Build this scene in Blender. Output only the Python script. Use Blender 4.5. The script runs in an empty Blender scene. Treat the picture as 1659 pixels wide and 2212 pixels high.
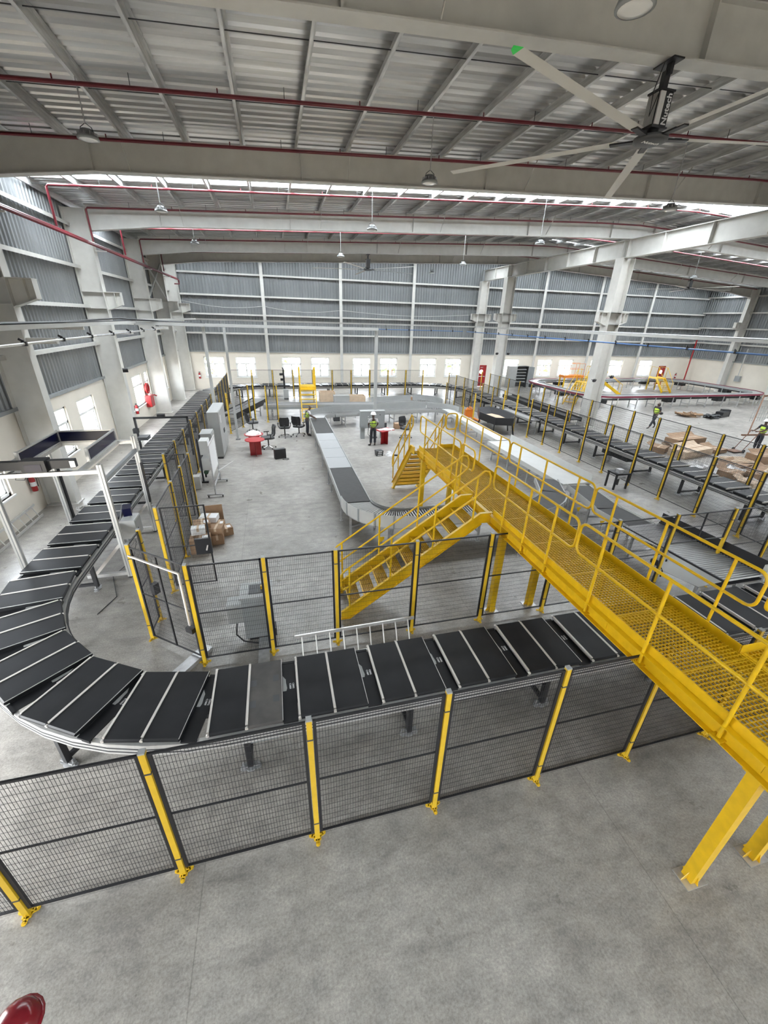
import bpy, math, random
from mathutils import Vector, Matrix
random.seed(7)
SC = bpy.context.scene
COL = SC.collection
PI = math.pi

# ---------------------------------------------------------------- camera
cam_d = bpy.data.cameras.new('camera')
cam = bpy.data.objects.new('camera', cam_d); COL.objects.link(cam)
cam_d.sensor_fit = 'HORIZONTAL'; cam_d.sensor_width = 36.0
cam_d.lens = 36.0 * 872.636 / 1659.0
cam_d.clip_start = 0.05; cam_d.clip_end = 400
YAW, PITCH, ROLL, EYE = math.radians(14.93527), math.radians(25.42021), math.radians(1.78176), 6.0
_fw = Vector((math.sin(YAW), math.cos(YAW), 0)); _rt = Vector((math.cos(YAW), -math.sin(YAW), 0)); _up = Vector((0, 0, 1))
_f2 = _fw * math.cos(PITCH) - _up * math.sin(PITCH)
_u2 = _up * math.cos(PITCH) + _fw * math.sin(PITCH)
_r3 = _rt * math.cos(ROLL) + _u2 * math.sin(ROLL)
_u3 = _u2 * math.cos(ROLL) - _rt * math.sin(ROLL)
cam.matrix_world = Matrix(((_r3.x, _u3.x, -_f2.x, 0), (_r3.y, _u3.y, -_f2.y, 0), (_r3.z, _u3.z, -_f2.z, EYE), (0, 0, 0, 1)))
SC.camera = cam

# ---------------------------------------------------------------- sky and exposure
W = bpy.data.worlds.new('sky'); SC.world = W; W.use_nodes = True
_bg = W.node_tree.nodes['Background']
_bg.inputs[0].default_value = (0.925, 0.96, 1.0, 1); _bg.inputs[1].default_value = 36.0
SC.view_settings.view_transform = 'Standard'; SC.view_settings.look = 'None'
SC.view_settings.gamma = 1.0; SC.view_settings.use_curve_mapping = False
SC.view_settings.exposure = -0.24
try:
    cy = SC.cycles
    cy.use_denoising = True; cy.max_bounces = 7; cy.diffuse_bounces = 4; cy.glossy_bounces = 3
    cy.use_adaptive_sampling = True; cy.adaptive_threshold = 0.025
    cy.transmission_bounces = 4; cy.transparent_max_bounces = 24; cy.sample_clamp_indirect = 12.0
    cy.caustics_reflective = False; cy.caustics_refractive = False
except Exception: pass

def portal(name, loc, rot, sx, sy):
    """daylight opening: guides the sky's light through a hole in the shell"""
    l = bpy.data.lights.new(name, 'AREA'); l.shape = 'RECTANGLE'; l.size = sx; l.size_y = sy
    l.cycles.is_portal = True
    o = bpy.data.objects.new(name, l); COL.objects.link(o); o.location = loc; o.rotation_euler = rot
    return o

# ---------------------------------------------------------------- materials
MATS = {}
def mat(name, col, rough=0.5, metal=0.0, var=0.0, scale=6.0, bump=0.0, spec=0.5, col2=None, stretch=None, trans=0.0):
    if name in MATS: return MATS[name]
    m = bpy.data.materials.new(name); m.use_nodes = True
    nt = m.node_tree; b = nt.nodes['Principled BSDF']
    b.inputs['Base Color'].default_value = (*col, 1); b.inputs['Roughness'].default_value = rough
    b.inputs['Metallic'].default_value = metal; b.inputs['Specular IOR Level'].default_value = spec
    if var or col2 or bump:
        tc = nt.nodes.new('ShaderNodeTexCoord'); n = nt.nodes.new('ShaderNodeTexNoise')
        n.inputs['Scale'].default_value = scale; n.inputs['Detail'].default_value = 5
        if stretch:
            mp = nt.nodes.new('ShaderNodeMapping'); mp.inputs['Scale'].default_value = stretch
            nt.links.new(tc.outputs['Object'], mp.inputs[0]); nt.links.new(mp.outputs[0], n.inputs['Vector'])
        else: nt.links.new(tc.outputs['Object'], n.inputs['Vector'])
        r = nt.nodes.new('ShaderNodeValToRGB'); r.color_ramp.elements[0].position = 0.3; r.color_ramp.elements[1].position = 0.72
        c2 = col2 if col2 else tuple(min(1, c * (1 + var)) for c in col)
        c1 = col if col2 else tuple(c * (1 - var) for c in col)
        r.color_ramp.elements[0].color = (*c1, 1); r.color_ramp.elements[1].color = (*c2, 1)
        nt.links.new(n.outputs['Fac'], r.inputs[0]); nt.links.new(r.outputs[0], b.inputs['Base Color'])
        if bump:
            bp = nt.nodes.new('ShaderNodeBump'); bp.inputs['Strength'].default_value = bump; bp.inputs['Distance'].default_value = 0.02
            nt.links.new(n.outputs['Fac'], bp.inputs['Height']); nt.links.new(bp.outputs[0], b.inputs['Normal'])
    MATS[name] = m
    return m

def floor_mat():
    m = bpy.data.materials.new('polished concrete'); m.use_nodes = True; nt = m.node_tree; b = nt.nodes['Principled BSDF']
    N = nt.nodes.new; L = nt.links.new
    tc = N('ShaderNodeTexCoord')
    def noise(sc, det, rough=0.6, stretch=None):
        n = N('ShaderNodeTexNoise'); n.inputs['Scale'].default_value = sc; n.inputs['Detail'].default_value = det; n.inputs['Roughness'].default_value = rough
        if stretch:
            mp = N('ShaderNodeMapping'); mp.inputs['Scale'].default_value = stretch; L(tc.outputs['Object'], mp.inputs[0]); L(mp.outputs[0], n.inputs['Vector'])
        else: L(tc.outputs['Object'], n.inputs['Vector'])
        return n
    def ramp(src, a, ca, bb, cb):
        r = N('ShaderNodeValToRGB'); r.color_ramp.elements[0].position = a; r.color_ramp.elements[1].position = bb
        r.color_ramp.elements[0].color = (*ca, 1); r.color_ramp.elements[1].color = (*cb, 1); L(src, r.inputs[0]); return r
    def mix(kind, fac, a, bcol):
        x = N('ShaderNodeMixRGB'); x.blend_type = kind; x.inputs[0].default_value = fac; L(a, x.inputs[1]); L(bcol, x.inputs[2]); return x
    big = ramp(noise(0.55, 6).outputs['Fac'], 0.32, (0.235, 0.220, 0.200), 0.70, (0.385, 0.366, 0.338))
    mid = ramp(noise(3.2, 9, 0.7, (1.0, 1.6, 1)).outputs['Fac'], 0.32, (0.70, 0.70, 0.70), 0.68, (1.16, 1.15, 1.13))
    fin = ramp(noise(38, 6, 0.75).outputs['Fac'], 0.36, (0.72, 0.72, 0.72), 0.64, (1.18, 1.18, 1.18))
    c = mix('MULTIPLY', 1, big.outputs[0], mid.outputs[0]); c = mix('MULTIPLY', 1, c.outputs[0], fin.outputs[0])
    # sawn joints every 5.2 m
    bt = N('ShaderNodeTexBrick'); bt.offset = 0; bt.inputs['Scale'].default_value = 1.0
    bt.inputs['Color1'].default_value = bt.inputs['Color2'].default_value = (1, 1, 1, 1); bt.inputs['Mortar'].default_value = (0.72, 0.72, 0.72, 1)
    bt.inputs['Mortar Size'].default_value = 0.006; bt.inputs['Brick Width'].default_value = 5.2; bt.inputs['Row Height'].default_value = 5.2
    mp = N('ShaderNodeMapping'); mp.inputs['Location'].default_value = (1.3, 2.2, 0); L(tc.outputs['Object'], mp.inputs[0]); L(mp.outputs[0], bt.inputs['Vector'])
    c = mix('MULTIPLY', 1, c.outputs[0], bt.outputs['Color'])
    # scuffed dark smears
    sm = ramp(noise(1.4, 4, 0.5, (0.5, 2.4, 1)).outputs['Fac'], 0.60, (1, 1, 1), 0.76, (0.66, 0.66, 0.67))
    c = mix('MULTIPLY', 1, c.outputs[0], sm.outputs[0])
    L(c.outputs[0], b.inputs['Base Color'])
    rr = ramp(noise(2.0, 5).outputs['Fac'], 0.3, (0.26,) * 3, 0.7, (0.46,) * 3); L(rr.outputs[0], b.inputs['Roughness'])
    bp = N('ShaderNodeBump'); bp.inputs['Strength'].default_value = 0.05; bp.inputs['Distance'].default_value = 0.02
    L(noise(9, 5).outputs['Fac'], bp.inputs['Height']); L(bp.outputs[0], b.inputs['Normal'])
    return m

def glass_mat(name, tint, gloss=0.08, trans=True):
    m = bpy.data.materials.new(name); m.use_nodes = True; nt = m.node_tree
    nt.nodes.remove(nt.nodes['Principled BSDF']); out = nt.nodes['Material Output']
    t = nt.nodes.new('ShaderNodeBsdfTransparent'); t.inputs[0].default_value = (*tint, 1)
    g = nt.nodes.new('ShaderNodeBsdfGlossy' if trans else 'ShaderNodeBsdfTranslucent')
    if trans: g.inputs['Roughness'].default_value = 0.05
    mx = nt.nodes.new('ShaderNodeMixShader'); mx.inputs[0].default_value = gloss
    nt.links.new(t.outputs[0], mx.inputs[1]); nt.links.new(g.outputs[0], mx.inputs[2]); nt.links.new(mx.outputs[0], out.inputs[0])
    return m

M_FLOOR = floor_mat()
M_GLASS = glass_mat('window glass', (0.93, 0.95, 0.97))
M_SKYL = glass_mat('translucent roof sheet', (0.80, 0.84, 0.86), 0.35, False)
M_STEEL = mat('painted structural steel', (0.54, 0.535, 0.505), 0.45, 0, 0.07, 2.5)
M_COL = mat('pale painted column steel', (0.60, 0.59, 0.555), 0.45, 0, 0.06, 2.5)
M_ROOF = mat('galvanised roof sheet', (0.50, 0.50, 0.49), 0.34, 0.70, 0.30, 1.3, stretch=(0.12, 2.2, 1))
M_PURLIN = mat('galvanised purlin', (0.56, 0.56, 0.55), 0.35, 0.6, 0.25, 5, stretch=(3, 0.35, 3))
M_CLAD = mat('blue grey wall cladding', (0.225, 0.237, 0.246), 0.38, 0.30, 0.12, 1.4, stretch=(1, 1, 0.25))
M_CREAM = mat('cream plaster', (0.75, 0.695, 0.605), 0.75, 0, 0.05, 1.0, 0.04)
M_WHITE = mat('white window frame', (0.82, 0.82, 0.80), 0.4)
M_YEL = mat('safety yellow paint', (0.68, 0.42, 0.006), 0.36, 0, 0.09, 9)
M_YELD = mat('yellow grating', (0.60, 0.37, 0.006), 0.45, 0, 0.12, 12)
M_YELP = mat('yellow fence post', (0.62, 0.40, 0.022), 0.40, 0, 0.08, 7)
M_BLK = mat('black powder coat', (0.012, 0.012, 0.014), 0.45)
M_BELT = mat('black rubber belt', (0.0115, 0.0120, 0.0135), 0.48, 0, 0.30, 3.0, 0.05, spec=0.24)
M_BELTD = mat('dusty rubber belt', (0.045, 0.043, 0.042), 0.75, 0, 0, 2.4, 0.05, col2=(0.105, 0.098, 0.09))
M_ALU = mat('aluminium profile', (0.66, 0.65, 0.625), 0.34, 0.55, 0.06, 20, stretch=(1, 1, 0.1))
M_ALUW = mat('pale anodised strip', (0.62, 0.585, 0.54), 0.45, 0.35)
M_GALV = mat('zinc plated steel', (0.50, 0.505, 0.51), 0.38, 0.7, 0.18, 9)
M_LGREY = mat('light grey enamel', (0.34, 0.345, 0.335), 0.42, 0, 0.04, 3)
M_WHITEP = mat('off white sheet metal', (0.50, 0.50, 0.48), 0.4, 0, 0.05, 3)
M_MGREY = mat('mid grey enamel', (0.27, 0.285, 0.285), 0.45, 0, 0.06, 3)
M_DGREY = mat('dark grey plastic', (0.055, 0.057, 0.06), 0.5)
M_RED = mat('red paint', (0.33, 0.014, 0.016), 0.38, 0, 0.05, 4)
M_PIPE = mat('red oxide pipe', (0.135, 0.014, 0.022), 0.32, 0, 0.1, 5)
M_MAROON = mat('maroon side channel', (0.16, 0.018, 0.04), 0.4)
M_BLUE = mat('blue air pipe', (0.06, 0.15, 0.36), 0.35)
M_NAVY = mat('dark blue acrylic', (0.006, 0.007, 0.034), 0.22, 0, 0, spec=0.25)
M_CARD = mat('corrugated cardboard', (0.31, 0.195, 0.115), 0.8, 0, 0.12, 6)
M_CARDP = mat('pale plywood', (0.55, 0.42, 0.30), 0.75, 0, 0.10, 4, stretch=(1, 6, 1))
M_PAPER = mat('white paper', (0.80, 0.80, 0.80), 0.7)
M_PLASTIC = mat('crumpled clear plastic', (0.62, 0.61, 0.60), 0.25, 0, 0.12, 9, 0.6)
M_VEST = mat('high visibility lime', (0.62, 0.86, 0.09), 0.6, 0, 0.1, 12)
M_TROU = mat('charcoal cloth', (0.030, 0.032, 0.040), 0.85)
M_SHIRT = mat('pale cloth', (0.52, 0.50, 0.50), 0.85)
M_SKIN = mat('dark skin', (0.075, 0.042, 0.030), 0.55)
M_HAIR = mat('black hair', (0.008, 0.007, 0.007), 0.6)
M_HELM = mat('white hard hat', (0.85, 0.85, 0.84), 0.3)
M_CHROME = mat('chrome', (0.75, 0.75, 0.76), 0.15, 1.0)
M_ORNG = mat('orange paint', (0.72, 0.22, 0.03), 0.42)
M_FAN = mat('fan blade aluminium', (0.62, 0.605, 0.56), 0.42, 0.05)
M_GREEN = mat('green blade tip', (0.05, 0.75, 0.12), 0.5)
M_LENS = mat('lamp lens', (0.80, 0.80, 0.78), 0.15)
M_LEAF = mat('outdoor foliage', (0.22, 0.26, 0.13), 0.7, 0, 0.3, 8)
M_EARTH = mat('outdoor dry ground', (0.42, 0.36, 0.28), 0.9, 0, 0.1, 1)

# ---------------------------------------------------------------- mesh helpers
def V(*a): return Vector(a)
def origin_of(p):
    o = Vector((0, 0, 0))
    while p is not None: o += p.location; p = p.parent
    return o
class MB:
    def __init__(s): s.v = []; s.f = []; s.sm = []
    def _add(s, vs, fs, smooth=False):
        b = len(s.v); s.v += [tuple(v) for v in vs]
        s.f += [tuple(i + b for i in f) for f in fs]; s.sm += [smooth] * len(fs)
        return s
    def hexa(s, p):
        return s._add(p, [(0, 3, 2, 1), (4, 5, 6, 7), (0, 1, 5, 4), (1, 2, 6, 5), (2, 3, 7, 6), (3, 0, 4, 7)])
    def box(s, x0, x1, y0, y1, z0, z1):
        return s.hexa([(x0, y0, z0), (x1, y0, z0), (x1, y1, z0), (x0, y1, z0), (x0, y0, z1), (x1, y0, z1), (x1, y1, z1), (x0, y1, z1)])
    def cbox(s, c, d, rz=0.0, tilt=None):
        m = Matrix.Rotation(rz, 3, 'Z')
        if tilt: m = m @ tilt
        c = Vector(c); h = [x / 2 for x in d]
        return s.hexa([c + m @ V(*q) for q in [(-h[0], -h[1], -h[2]), (h[0], -h[1], -h[2]), (h[0], h[1], -h[2]), (-h[0], h[1], -h[2]), (-h[0], -h[1], h[2]), (h[0], -h[1], h[2]), (h[0], h[1], h[2]), (-h[0], h[1], h[2])]])
    def bar(s, p, q, w, h, up=(0, 0, 1)):
        p = Vector(p); q = Vector(q); d = (q - p).normalized(); u = Vector(up)
        r = d.cross(u)
        if r.length < 1e-4: r = d.cross(V(0, 1, 0))
        r.normalize(); u = r.cross(d).normalized(); a = r * w / 2; b = u * h / 2
        return s.hexa([p - a - b, p + a - b, q + a - b, q - a - b, p - a + b, p + a + b, q + a + b, q - a + b])
    def tube(s, pts, r, n=8, closed=False, smooth=True, cap=True):
        pts = [Vector(p) for p in pts]; N = len(pts); rings = []; prev = None
        rad = r if isinstance(r, (list, tuple)) else [r] * N
        for i, p in enumerate(pts):
            if closed: d = pts[(i + 1) % N] - pts[i - 1]
            else: d = pts[min(i + 1, N - 1)] - pts[max(i - 1, 0)]
            d.normalize()
            if prev is None:
                a = d.orthogonal().normalized()
                if abs(d.z) < 0.9: a = d.cross(V(0, 0, 1)).normalized()
            else:
                a = prev - d * prev.dot(d)
                a = a.normalized() if a.length > 1e-5 else d.orthogonal().normalized()
            prev = a; b = d.cross(a)
            rings.append([p + (a * math.cos(2 * PI * k / n + PI / n) + b * math.sin(2 * PI * k / n + PI / n)) * rad[i] for k in range(n)])
        vs = [v for rg in rings for v in rg]; fs = []
        for i in range(N if closed else N - 1):
            j = (i + 1) % N
            for k in range(n):
                l = (k + 1) % n; fs.append((i * n + k, i * n + l, j * n + l, j * n + k))
        s._add(vs, fs, smooth)
        if cap and not closed: s._add(rings[0], [tuple(range(n))[::-1]]); s._add(rings[-1], [tuple(range(n))])
        return s
    def cyl(s, p, q, r, n=12, r2=None, smooth=True): return s.tube([p, q], [r, r if r2 is None else r2], n, smooth=smooth)
    def lathe(s, c, prof, n=16, smooth=True):
        c = Vector(c); vs = []; fs = []
        for (r, z) in prof:
            for k in range(n): vs.append(c + V(r * math.cos(2 * PI * k / n), r * math.sin(2 * PI * k / n), z))
        for i in range(len(prof) - 1):
            for k in range(n): l = (k + 1) % n; fs.append((i * n + k, i * n + l, (i + 1) * n + l, (i + 1) * n + k))
        return s._add(vs, fs, smooth)
    def prism(s, poly, ext):
        n = len(poly); a = [Vector(p) for p in poly]; b = [p + Vector(ext) for p in a]
        return s._add(a + b, [tuple(range(n))[::-1], tuple(range(n, 2 * n))] + [(i, (i + 1) % n, n + (i + 1) % n, n + i) for i in range(n)])
    def poly(s, pts): return s._add(pts, [tuple(range(len(pts)))])
    def mesh(s, name, m, off=(0, 0, 0)):
        me = bpy.data.meshes.new(name); ox, oy, oz = off
        me.from_pydata([(a - ox, b - oy, c - oz) for a, b, c in s.v], [], s.f)
        if any(s.sm): me.polygons.foreach_set('use_smooth', s.sm)
        if m: me.materials.append(m)
        me.update(); return me
    def build(s, name, m, parent=None, local=False):
        off = (0, 0, 0) if (local or parent is None) else origin_of(parent)
        return put(name, s.mesh(name, m, off), parent)
def put(name, me, parent=None, loc=None, rz=None):
    o = bpy.data.objects.new(name, me); COL.objects.link(o); o.parent = parent
    if loc is not None: o.location = loc
    if rz is not None: o.rotation_euler = (0, 0, rz)
    return o
LABELS = set()
def tag(o, label, cat, group=None):
    o['label'] = label; o['category'] = cat
    if group: o['group'] = group
    return o
def thing(name, label, cat, loc=(0, 0, 0), rz=0.0, group=None):
    o = bpy.data.objects.new(name, None); COL.objects.link(o); o.empty_display_size = 0.2
    o.location = loc; o.rotation_euler = (0, 0, rz); return tag(o, label, cat, group)
def struct(o): o['kind'] = 'structure'; return o
def stuff(o): o['kind'] = 'stuff'; return o
def copy_tree(o, parent=None):
    c = o.copy(); COL.objects.link(c); c.parent = parent
    for ch in list(o.children):
        d = copy_tree(ch, c)
    return c
def arc(c, r, a0, a1, n): return [(c[0] + r * math.cos(a0 + (a1 - a0) * i / n), c[1] + r * math.sin(a0 + (a1 - a0) * i / n)) for i in range(n + 1)]
ORD = ['first', 'second', 'third', 'fourth', 'fifth', 'sixth', 'seventh', 'eighth', 'ninth', 'tenth', 'eleventh', 'twelfth', 'thirteenth', 'fourteenth', 'fifteenth', 'sixteenth', 'seventeenth', 'eighteenth', 'nineteenth', 'twentieth', 'twenty-first', 'twenty-second', 'twenty-third', 'twenty-fourth', 'twenty-fifth', 'twenty-sixth', 'twenty-seventh', 'twenty-eighth', 'twenty-ninth', 'thirtieth', 'thirty-first', 'thirty-second', 'thirty-third', 'thirty-fourth', 'thirty-fifth', 'thirty-sixth', 'thirty-seventh', 'thirty-eighth']
def text_mesh(body, size, m, name='lettering', bold=0.0):
    cu = bpy.data.curves.new(name, 'FONT'); cu.body = body; cu.size = size; cu.extrude = 0.001; cu.offset = bold
    cu.align_x = 'CENTER'; cu.align_y = 'CENTER'; cu.resolution_u = 2
    o = bpy.data.objects.new(name, cu); COL.objects.link(o)
    dg = bpy.context.evaluated_depsgraph_get(); me = bpy.data.meshes.new_from_object(o.evaluated_get(dg))
    bpy.data.objects.remove(o); me.materials.clear(); me.materials.append(m); return me
# ================================================================ the shell
XL, XR, YB, YF = -7.85, 47.0, 40.0, -14.0
RIDGE = 19.6
def zroof(x): return 10.45 + 0.05 * (x if x < RIDGE else 2 * RIDGE - x)
SKY = [(18.0, 19.8), (25.2, 26.3), (36.4, 37.6), (-6.0, -4.5)]  # first strip is in view; the others are unseen, added for extra light
SKY_RIDGE = (29.9, 31.6)          # short strip right of the ridge only
ADDED_DOCKS = [(2.0, 6.5), (26.0, 30.5)]  # unseen rear openings, added and sized to tune the fill light
SIDE_DOCK = (1.2, 6.4)

f = MB().box(XL - 0.3, XR + 0.3, YF, YB + 0.3, -0.25, 0.0).build('floor', M_FLOOR); struct(f)
e = MB().box(-70, 110, -60, 110, -0.6, -0.4).build('floor', M_EARTH); e.name = 'ground'; struct(e)

# -- masonry with openings
def wall_cells(mb, lo, hi, z0, z1, holes, place):
    xs = sorted({lo, hi, *[h[0] for h in holes], *[h[1] for h in holes]})
    for a, b in zip(xs[:-1], xs[1:]):
        zs = [(h[2], h[3]) for h in holes if h[0] <= a + 1e-6 and h[1] >= b - 1e-6]
        z = z0
        for (p, q) in sorted(zs):
            if p > z: place(mb, a, b, z, p)
            z = q
        if z < z1: place(mb, a, b, z, z1)
BACK_W = [(-5.95, -4.25), (-3.33, -1.63), (0.64, 2.35), (3.26, 4.96), (7.15, 8.87), (9.80, 11.52), (13.84, 15.56), (16.5, 18.2), (23.07, 24.77), (26.97, 28.70), (29.58, 31.34), (33.6, 35.3), (36.1, 37.83), (40.1, 41.83)]
LEFT_W = [(8.9, 10.6), (11.75, 13.42), (16.38, 18.08), (19.05, 20.77), (23.9, 25.6), (26.42, 28.22), (28.85, 29.62), (31.0, 32.6), (33.2, 34.3), (36.2, 37.8)]
DOORS = [(20.03, 21.1), (42.95, 43.95)]
holes = [(a, b, 1.0, 2.71) for a, b in BACK_W] + [(a, b, 0.0, 2.1) for a, b in DOORS]
mb = MB(); wall_cells(mb, XL - 0.3, XR + 0.3, 0, 3.12, holes, lambda m, a, b, p, q: m.box(a, b, YB, YB + 0.23, p, q))
wall_back = struct(mb.build('wall_back', M_CREAM))
mb = MB(); wall_cells(mb, YF, YB, 0, 3.22, [(a, b, 1.0, 2.71) for a, b in LEFT_W] + [(*SIDE_DOCK, 0.0, 3.22)], lambda m, a, b, p, q: m.box(XL - 0.23, XL, a, b, p, q))
wall_left = struct(mb.build('wall_left', M_CREAM))
mb = MB(); wall_cells(mb, XL - 0.3, XR + 0.3, 0, 11.6, [(a, b, 0.0, 4.2) for a, b in ADDED_DOCKS], lambda m, a, b, p, q: m.box(a, b, YF - 0.25, YF, p, q))
wall_front = struct(mb.build('wall_front', M_CREAM))
wall_right = struct(MB().box(XR, XR + 0.23, YF, YB, 0, 3.05).build('wall_right', M_CREAM))

# -- ribbed cladding over the masonry, one sheet per bay, and the rails that hold it
def ribbed(mb, axis, pos, lo, hi, z0, z1t, pitch=0.245, depth=0.05, inward=1):
    """vertical-rib sheet; z1t(u) gives the sloping top"""
    pitch = (hi - lo) / max(1, round((hi - lo) / pitch)); us = []; u = lo
    while u < hi - 1e-6:
        for du, dd in ((0, 0), (0.55, 0), (0.68, 1), (0.87, 1), (1.0, 0)):
            uu = min(hi, u + du * pitch)
            if not us or uu > us[-1][0] + 1e-5: us.append((uu, dd * depth))
        u += pitch
    vs = []; fs = []
    for i, (uu, d) in enumerate(us):
        for z in (z0, z1t(uu)):
            vs.append((uu, pos + inward * d, z) if axis == 'x' else (pos + inward * d, uu, z))
        if i: fs.append((2 * i - 2, 2 * i, 2 * i + 1, 2 * i - 1))
    mb._add(vs, fs)
XS = [XL - 0.2, -0.5, 6.05, 12.7, RIDGE, 26.16, 32.6, 39.2, XR + 0.2]
for a, b in zip(XS[:-1], XS[1:]):
    mb = MB(); ribbed(mb, 'x', YB + 0.05, a, b, 3.10, lambda u: zroof(u) + 0.07, inward=-1); mb.build('cladding_sheet', M_CLAD, wall_back)
for z in (4.63, 6.09, 7.5, 9.07):
    mb = MB(); mb.box(XL, XR, YB - 0.20, YB - 0.02, z - 0.03, z + 0.03).box(XL, XR, YB - 0.21, YB - 0.19, z - 0.10, z + 0.02); mb.build('girt', M_STEEL, wall_back)
MB().box(XL, XR, YB - 0.05, YB + 0.04, 3.08, 3.17).build('drip_flashing', M_MGREY, wall_back)
YS = [YF, -7.5, 0, 7.5, 15, 22.5, 30, 35, YB + 0.2]
for wl, X, sg in ((wall_left, XL, 1), (wall_right, XR, -1)):
    zb = 3.2 if sg > 0 else 3.03
    for a, b in zip(YS[:-1], YS[1:]):
        mb = MB(); ribbed(mb, 'y', X - sg * 0.05, a, b, zb, lambda u: zroof(XL) + 0.06, inward=sg); mb.build('cladding_sheet', M_CLAD, wl)
    for z in (4.72, 6.22, 7.70, 9.2):
        p, q = sorted((X + sg * 0.02, X + sg * 0.20)); r0, r1 = sorted((X + sg * 0.19, X + sg * 0.21))
        mb = MB(); mb.box(p, q, YF, YB, z - 0.03, z + 0.03).box(r0, r1, YF, YB, z - 0.10, z + 0.02); mb.build('girt', M_STEEL, wl)
    p, q = sorted((X - sg * 0.04, X + sg * 0.06)); MB().box(p, q, YF, YB, zb - 0.05, zb + 0.06).build('drip_flashing', M_MGREY, wl)

# -- windows
def window(i, axis, pos, a, b, z0=1.0, z1=2.71, zt=2.13, nx=2):
    w = bpy.data.objects.new('window_%d' % i, None); COL.objects.link(w); struct(w)
    def P(mb, u0, u1, p, q, d0, d1):
        if axis == 'x': mb.box(u0, u1, pos + d0, pos + d1, p, q)
        else: mb.box(pos - d1, pos - d0, u0, u1, p, q)
    w.location = ((a + b) / 2, pos + 0.1, z0) if axis == 'x' else (pos - 0.1, (a + b) / 2, z0)
    t = 0.08; mb = MB()
    for u0, u1, p, q in ((a, a + t, z0, z1), (b - t, b, z0, z1), (a, b, z0, z0 + t), (a, b, z1 - t, z1), (a, b, zt - t / 2, zt + t / 2)): P(mb, u0, u1, p, q, 0.06, 0.13)
    mb.build('window_frame', M_WHITE, w)
    mb = MB(); P(mb, a - 0.06, b + 0.06, z0 - 0.05, z0, -0.05, 0.23); mb.build('window_sill', M_WHITE, w)
    n = max(1, nx); cw = (b - a - 2 * t) / n
    for k in range(n):
        u0 = a + t + k * cw; u1 = u0 + cw; dd = 0.075 + 0.025 * k
        mb = MB()
        for x0, x1, p, q in ((u0, u0 + 0.06, z0 + t, zt - 0.025), (u1 - 0.06, u1, z0 + t, zt - 0.025), (u0, u1, z0 + t, z0 + t + 0.04), (u0, u1, zt - 0.065, zt - 0.025)): P(mb, x0, x1, p, q, dd, dd + 0.022)
        s = mb.build('sliding_sash', M_WHITE, w)
        mb = MB(); P(mb, u0 + 0.04, u1 - 0.04, z0 + t + 0.04, zt - 0.065, dd + 0.008, dd + 0.014); mb.build('pane', M_GLASS, s)
    mb = MB(); P(mb, a + t, b - t, zt + 0.025, z1 - t, 0.09, 0.096); mb.build('pane', M_GLASS, w)
n = 0
for a, b in BACK_W: n += 1; window(n, 'x', YB, a, b)
for a, b in LEFT_W: n += 1; window(n, 'y', XL, a, b, nx=2 if b - a > 1 else 1)

# -- red fire doors in the far wall
for i, (a, b) in enumerate(DOORS):
    d = bpy.data.objects.new('door_%d' % (i + 1), None); COL.objects.link(d); struct(d); d.location = ((a + b) / 2, YB, 0)
    mb = MB(); cx, cz, r = (a + b) / 2 + 0.03, 1.45, 0.21
    # leaf with a round port: ring of quads
    n_ = 24; ring = [(cx + r * math.cos(2 * PI * k / n_), cz + r * math.sin(2 * PI * k / n_)) for k in range(n_)]
    sq = []
    for k in range(n_):
        c_, s_ = math.cos(2 * PI * k / n_), math.sin(2 * PI * k / n_); t = 1 / max(abs(c_), abs(s_)); sq.append((cx + 0.36 * c_ * t, cz + 0.36 * s_ * t))
    for y in (YB + 0.02, YB + 0.07):
        mb._add([(p, y, q) for p, q in ring + sq], [(k, (k + 1) % n_, n_ + (k + 1) % n_, n_ + k) for k in range(n_)])
    mb.box(a + 0.05, cx - 0.36, YB + 0.02, YB + 0.07, 0.02, 2.05).box(cx + 0.36, b - 0.05, YB + 0.02, YB + 0.07, 0.02, 2.05)
    mb.box(cx - 0.36, cx + 0.36, YB + 0.02, YB + 0.07, 0.02, cz - 0.36).box(cx - 0.36, cx + 0.36, YB + 0.02, YB + 0.07, cz + 0.36, 2.05)
    mb.build('door_leaf', M_RED, d)
    MB().cyl((cx, YB + 0.04, cz), (cx, YB + 0.05, cz), r, 24).build('round_pane', M_GLASS, d)
    MB().box(a, a + 0.05, YB - 0.01, YB + 0.12, 0, 2.1).box(b - 0.05, b, YB - 0.01, YB + 0.12, 0, 2.1).box(a, b, YB - 0.01, YB + 0.12, 2.05, 2.1).build('door_frame', M_RED, d)
    MB().cyl((a + 0.1, YB - 0.05, 1.0), (b - 0.1, YB - 0.05, 1.0), 0.022, 8).box(a + 0.1, a + 0.16, YB - 0.07, YB + 0.03, 0.95, 1.05).box(b - 0.16, b - 0.1, YB - 0.07, YB + 0.03, 0.95, 1.05).build('push_bar', M_CHROME, d)
    t = put('lettering', text_mesh('EXIT', 0.14, M_PAPER), d, (cx - d.location.x, 0.012, 1.87)); t.rotation_euler = (PI / 2, 0, 0)

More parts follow.
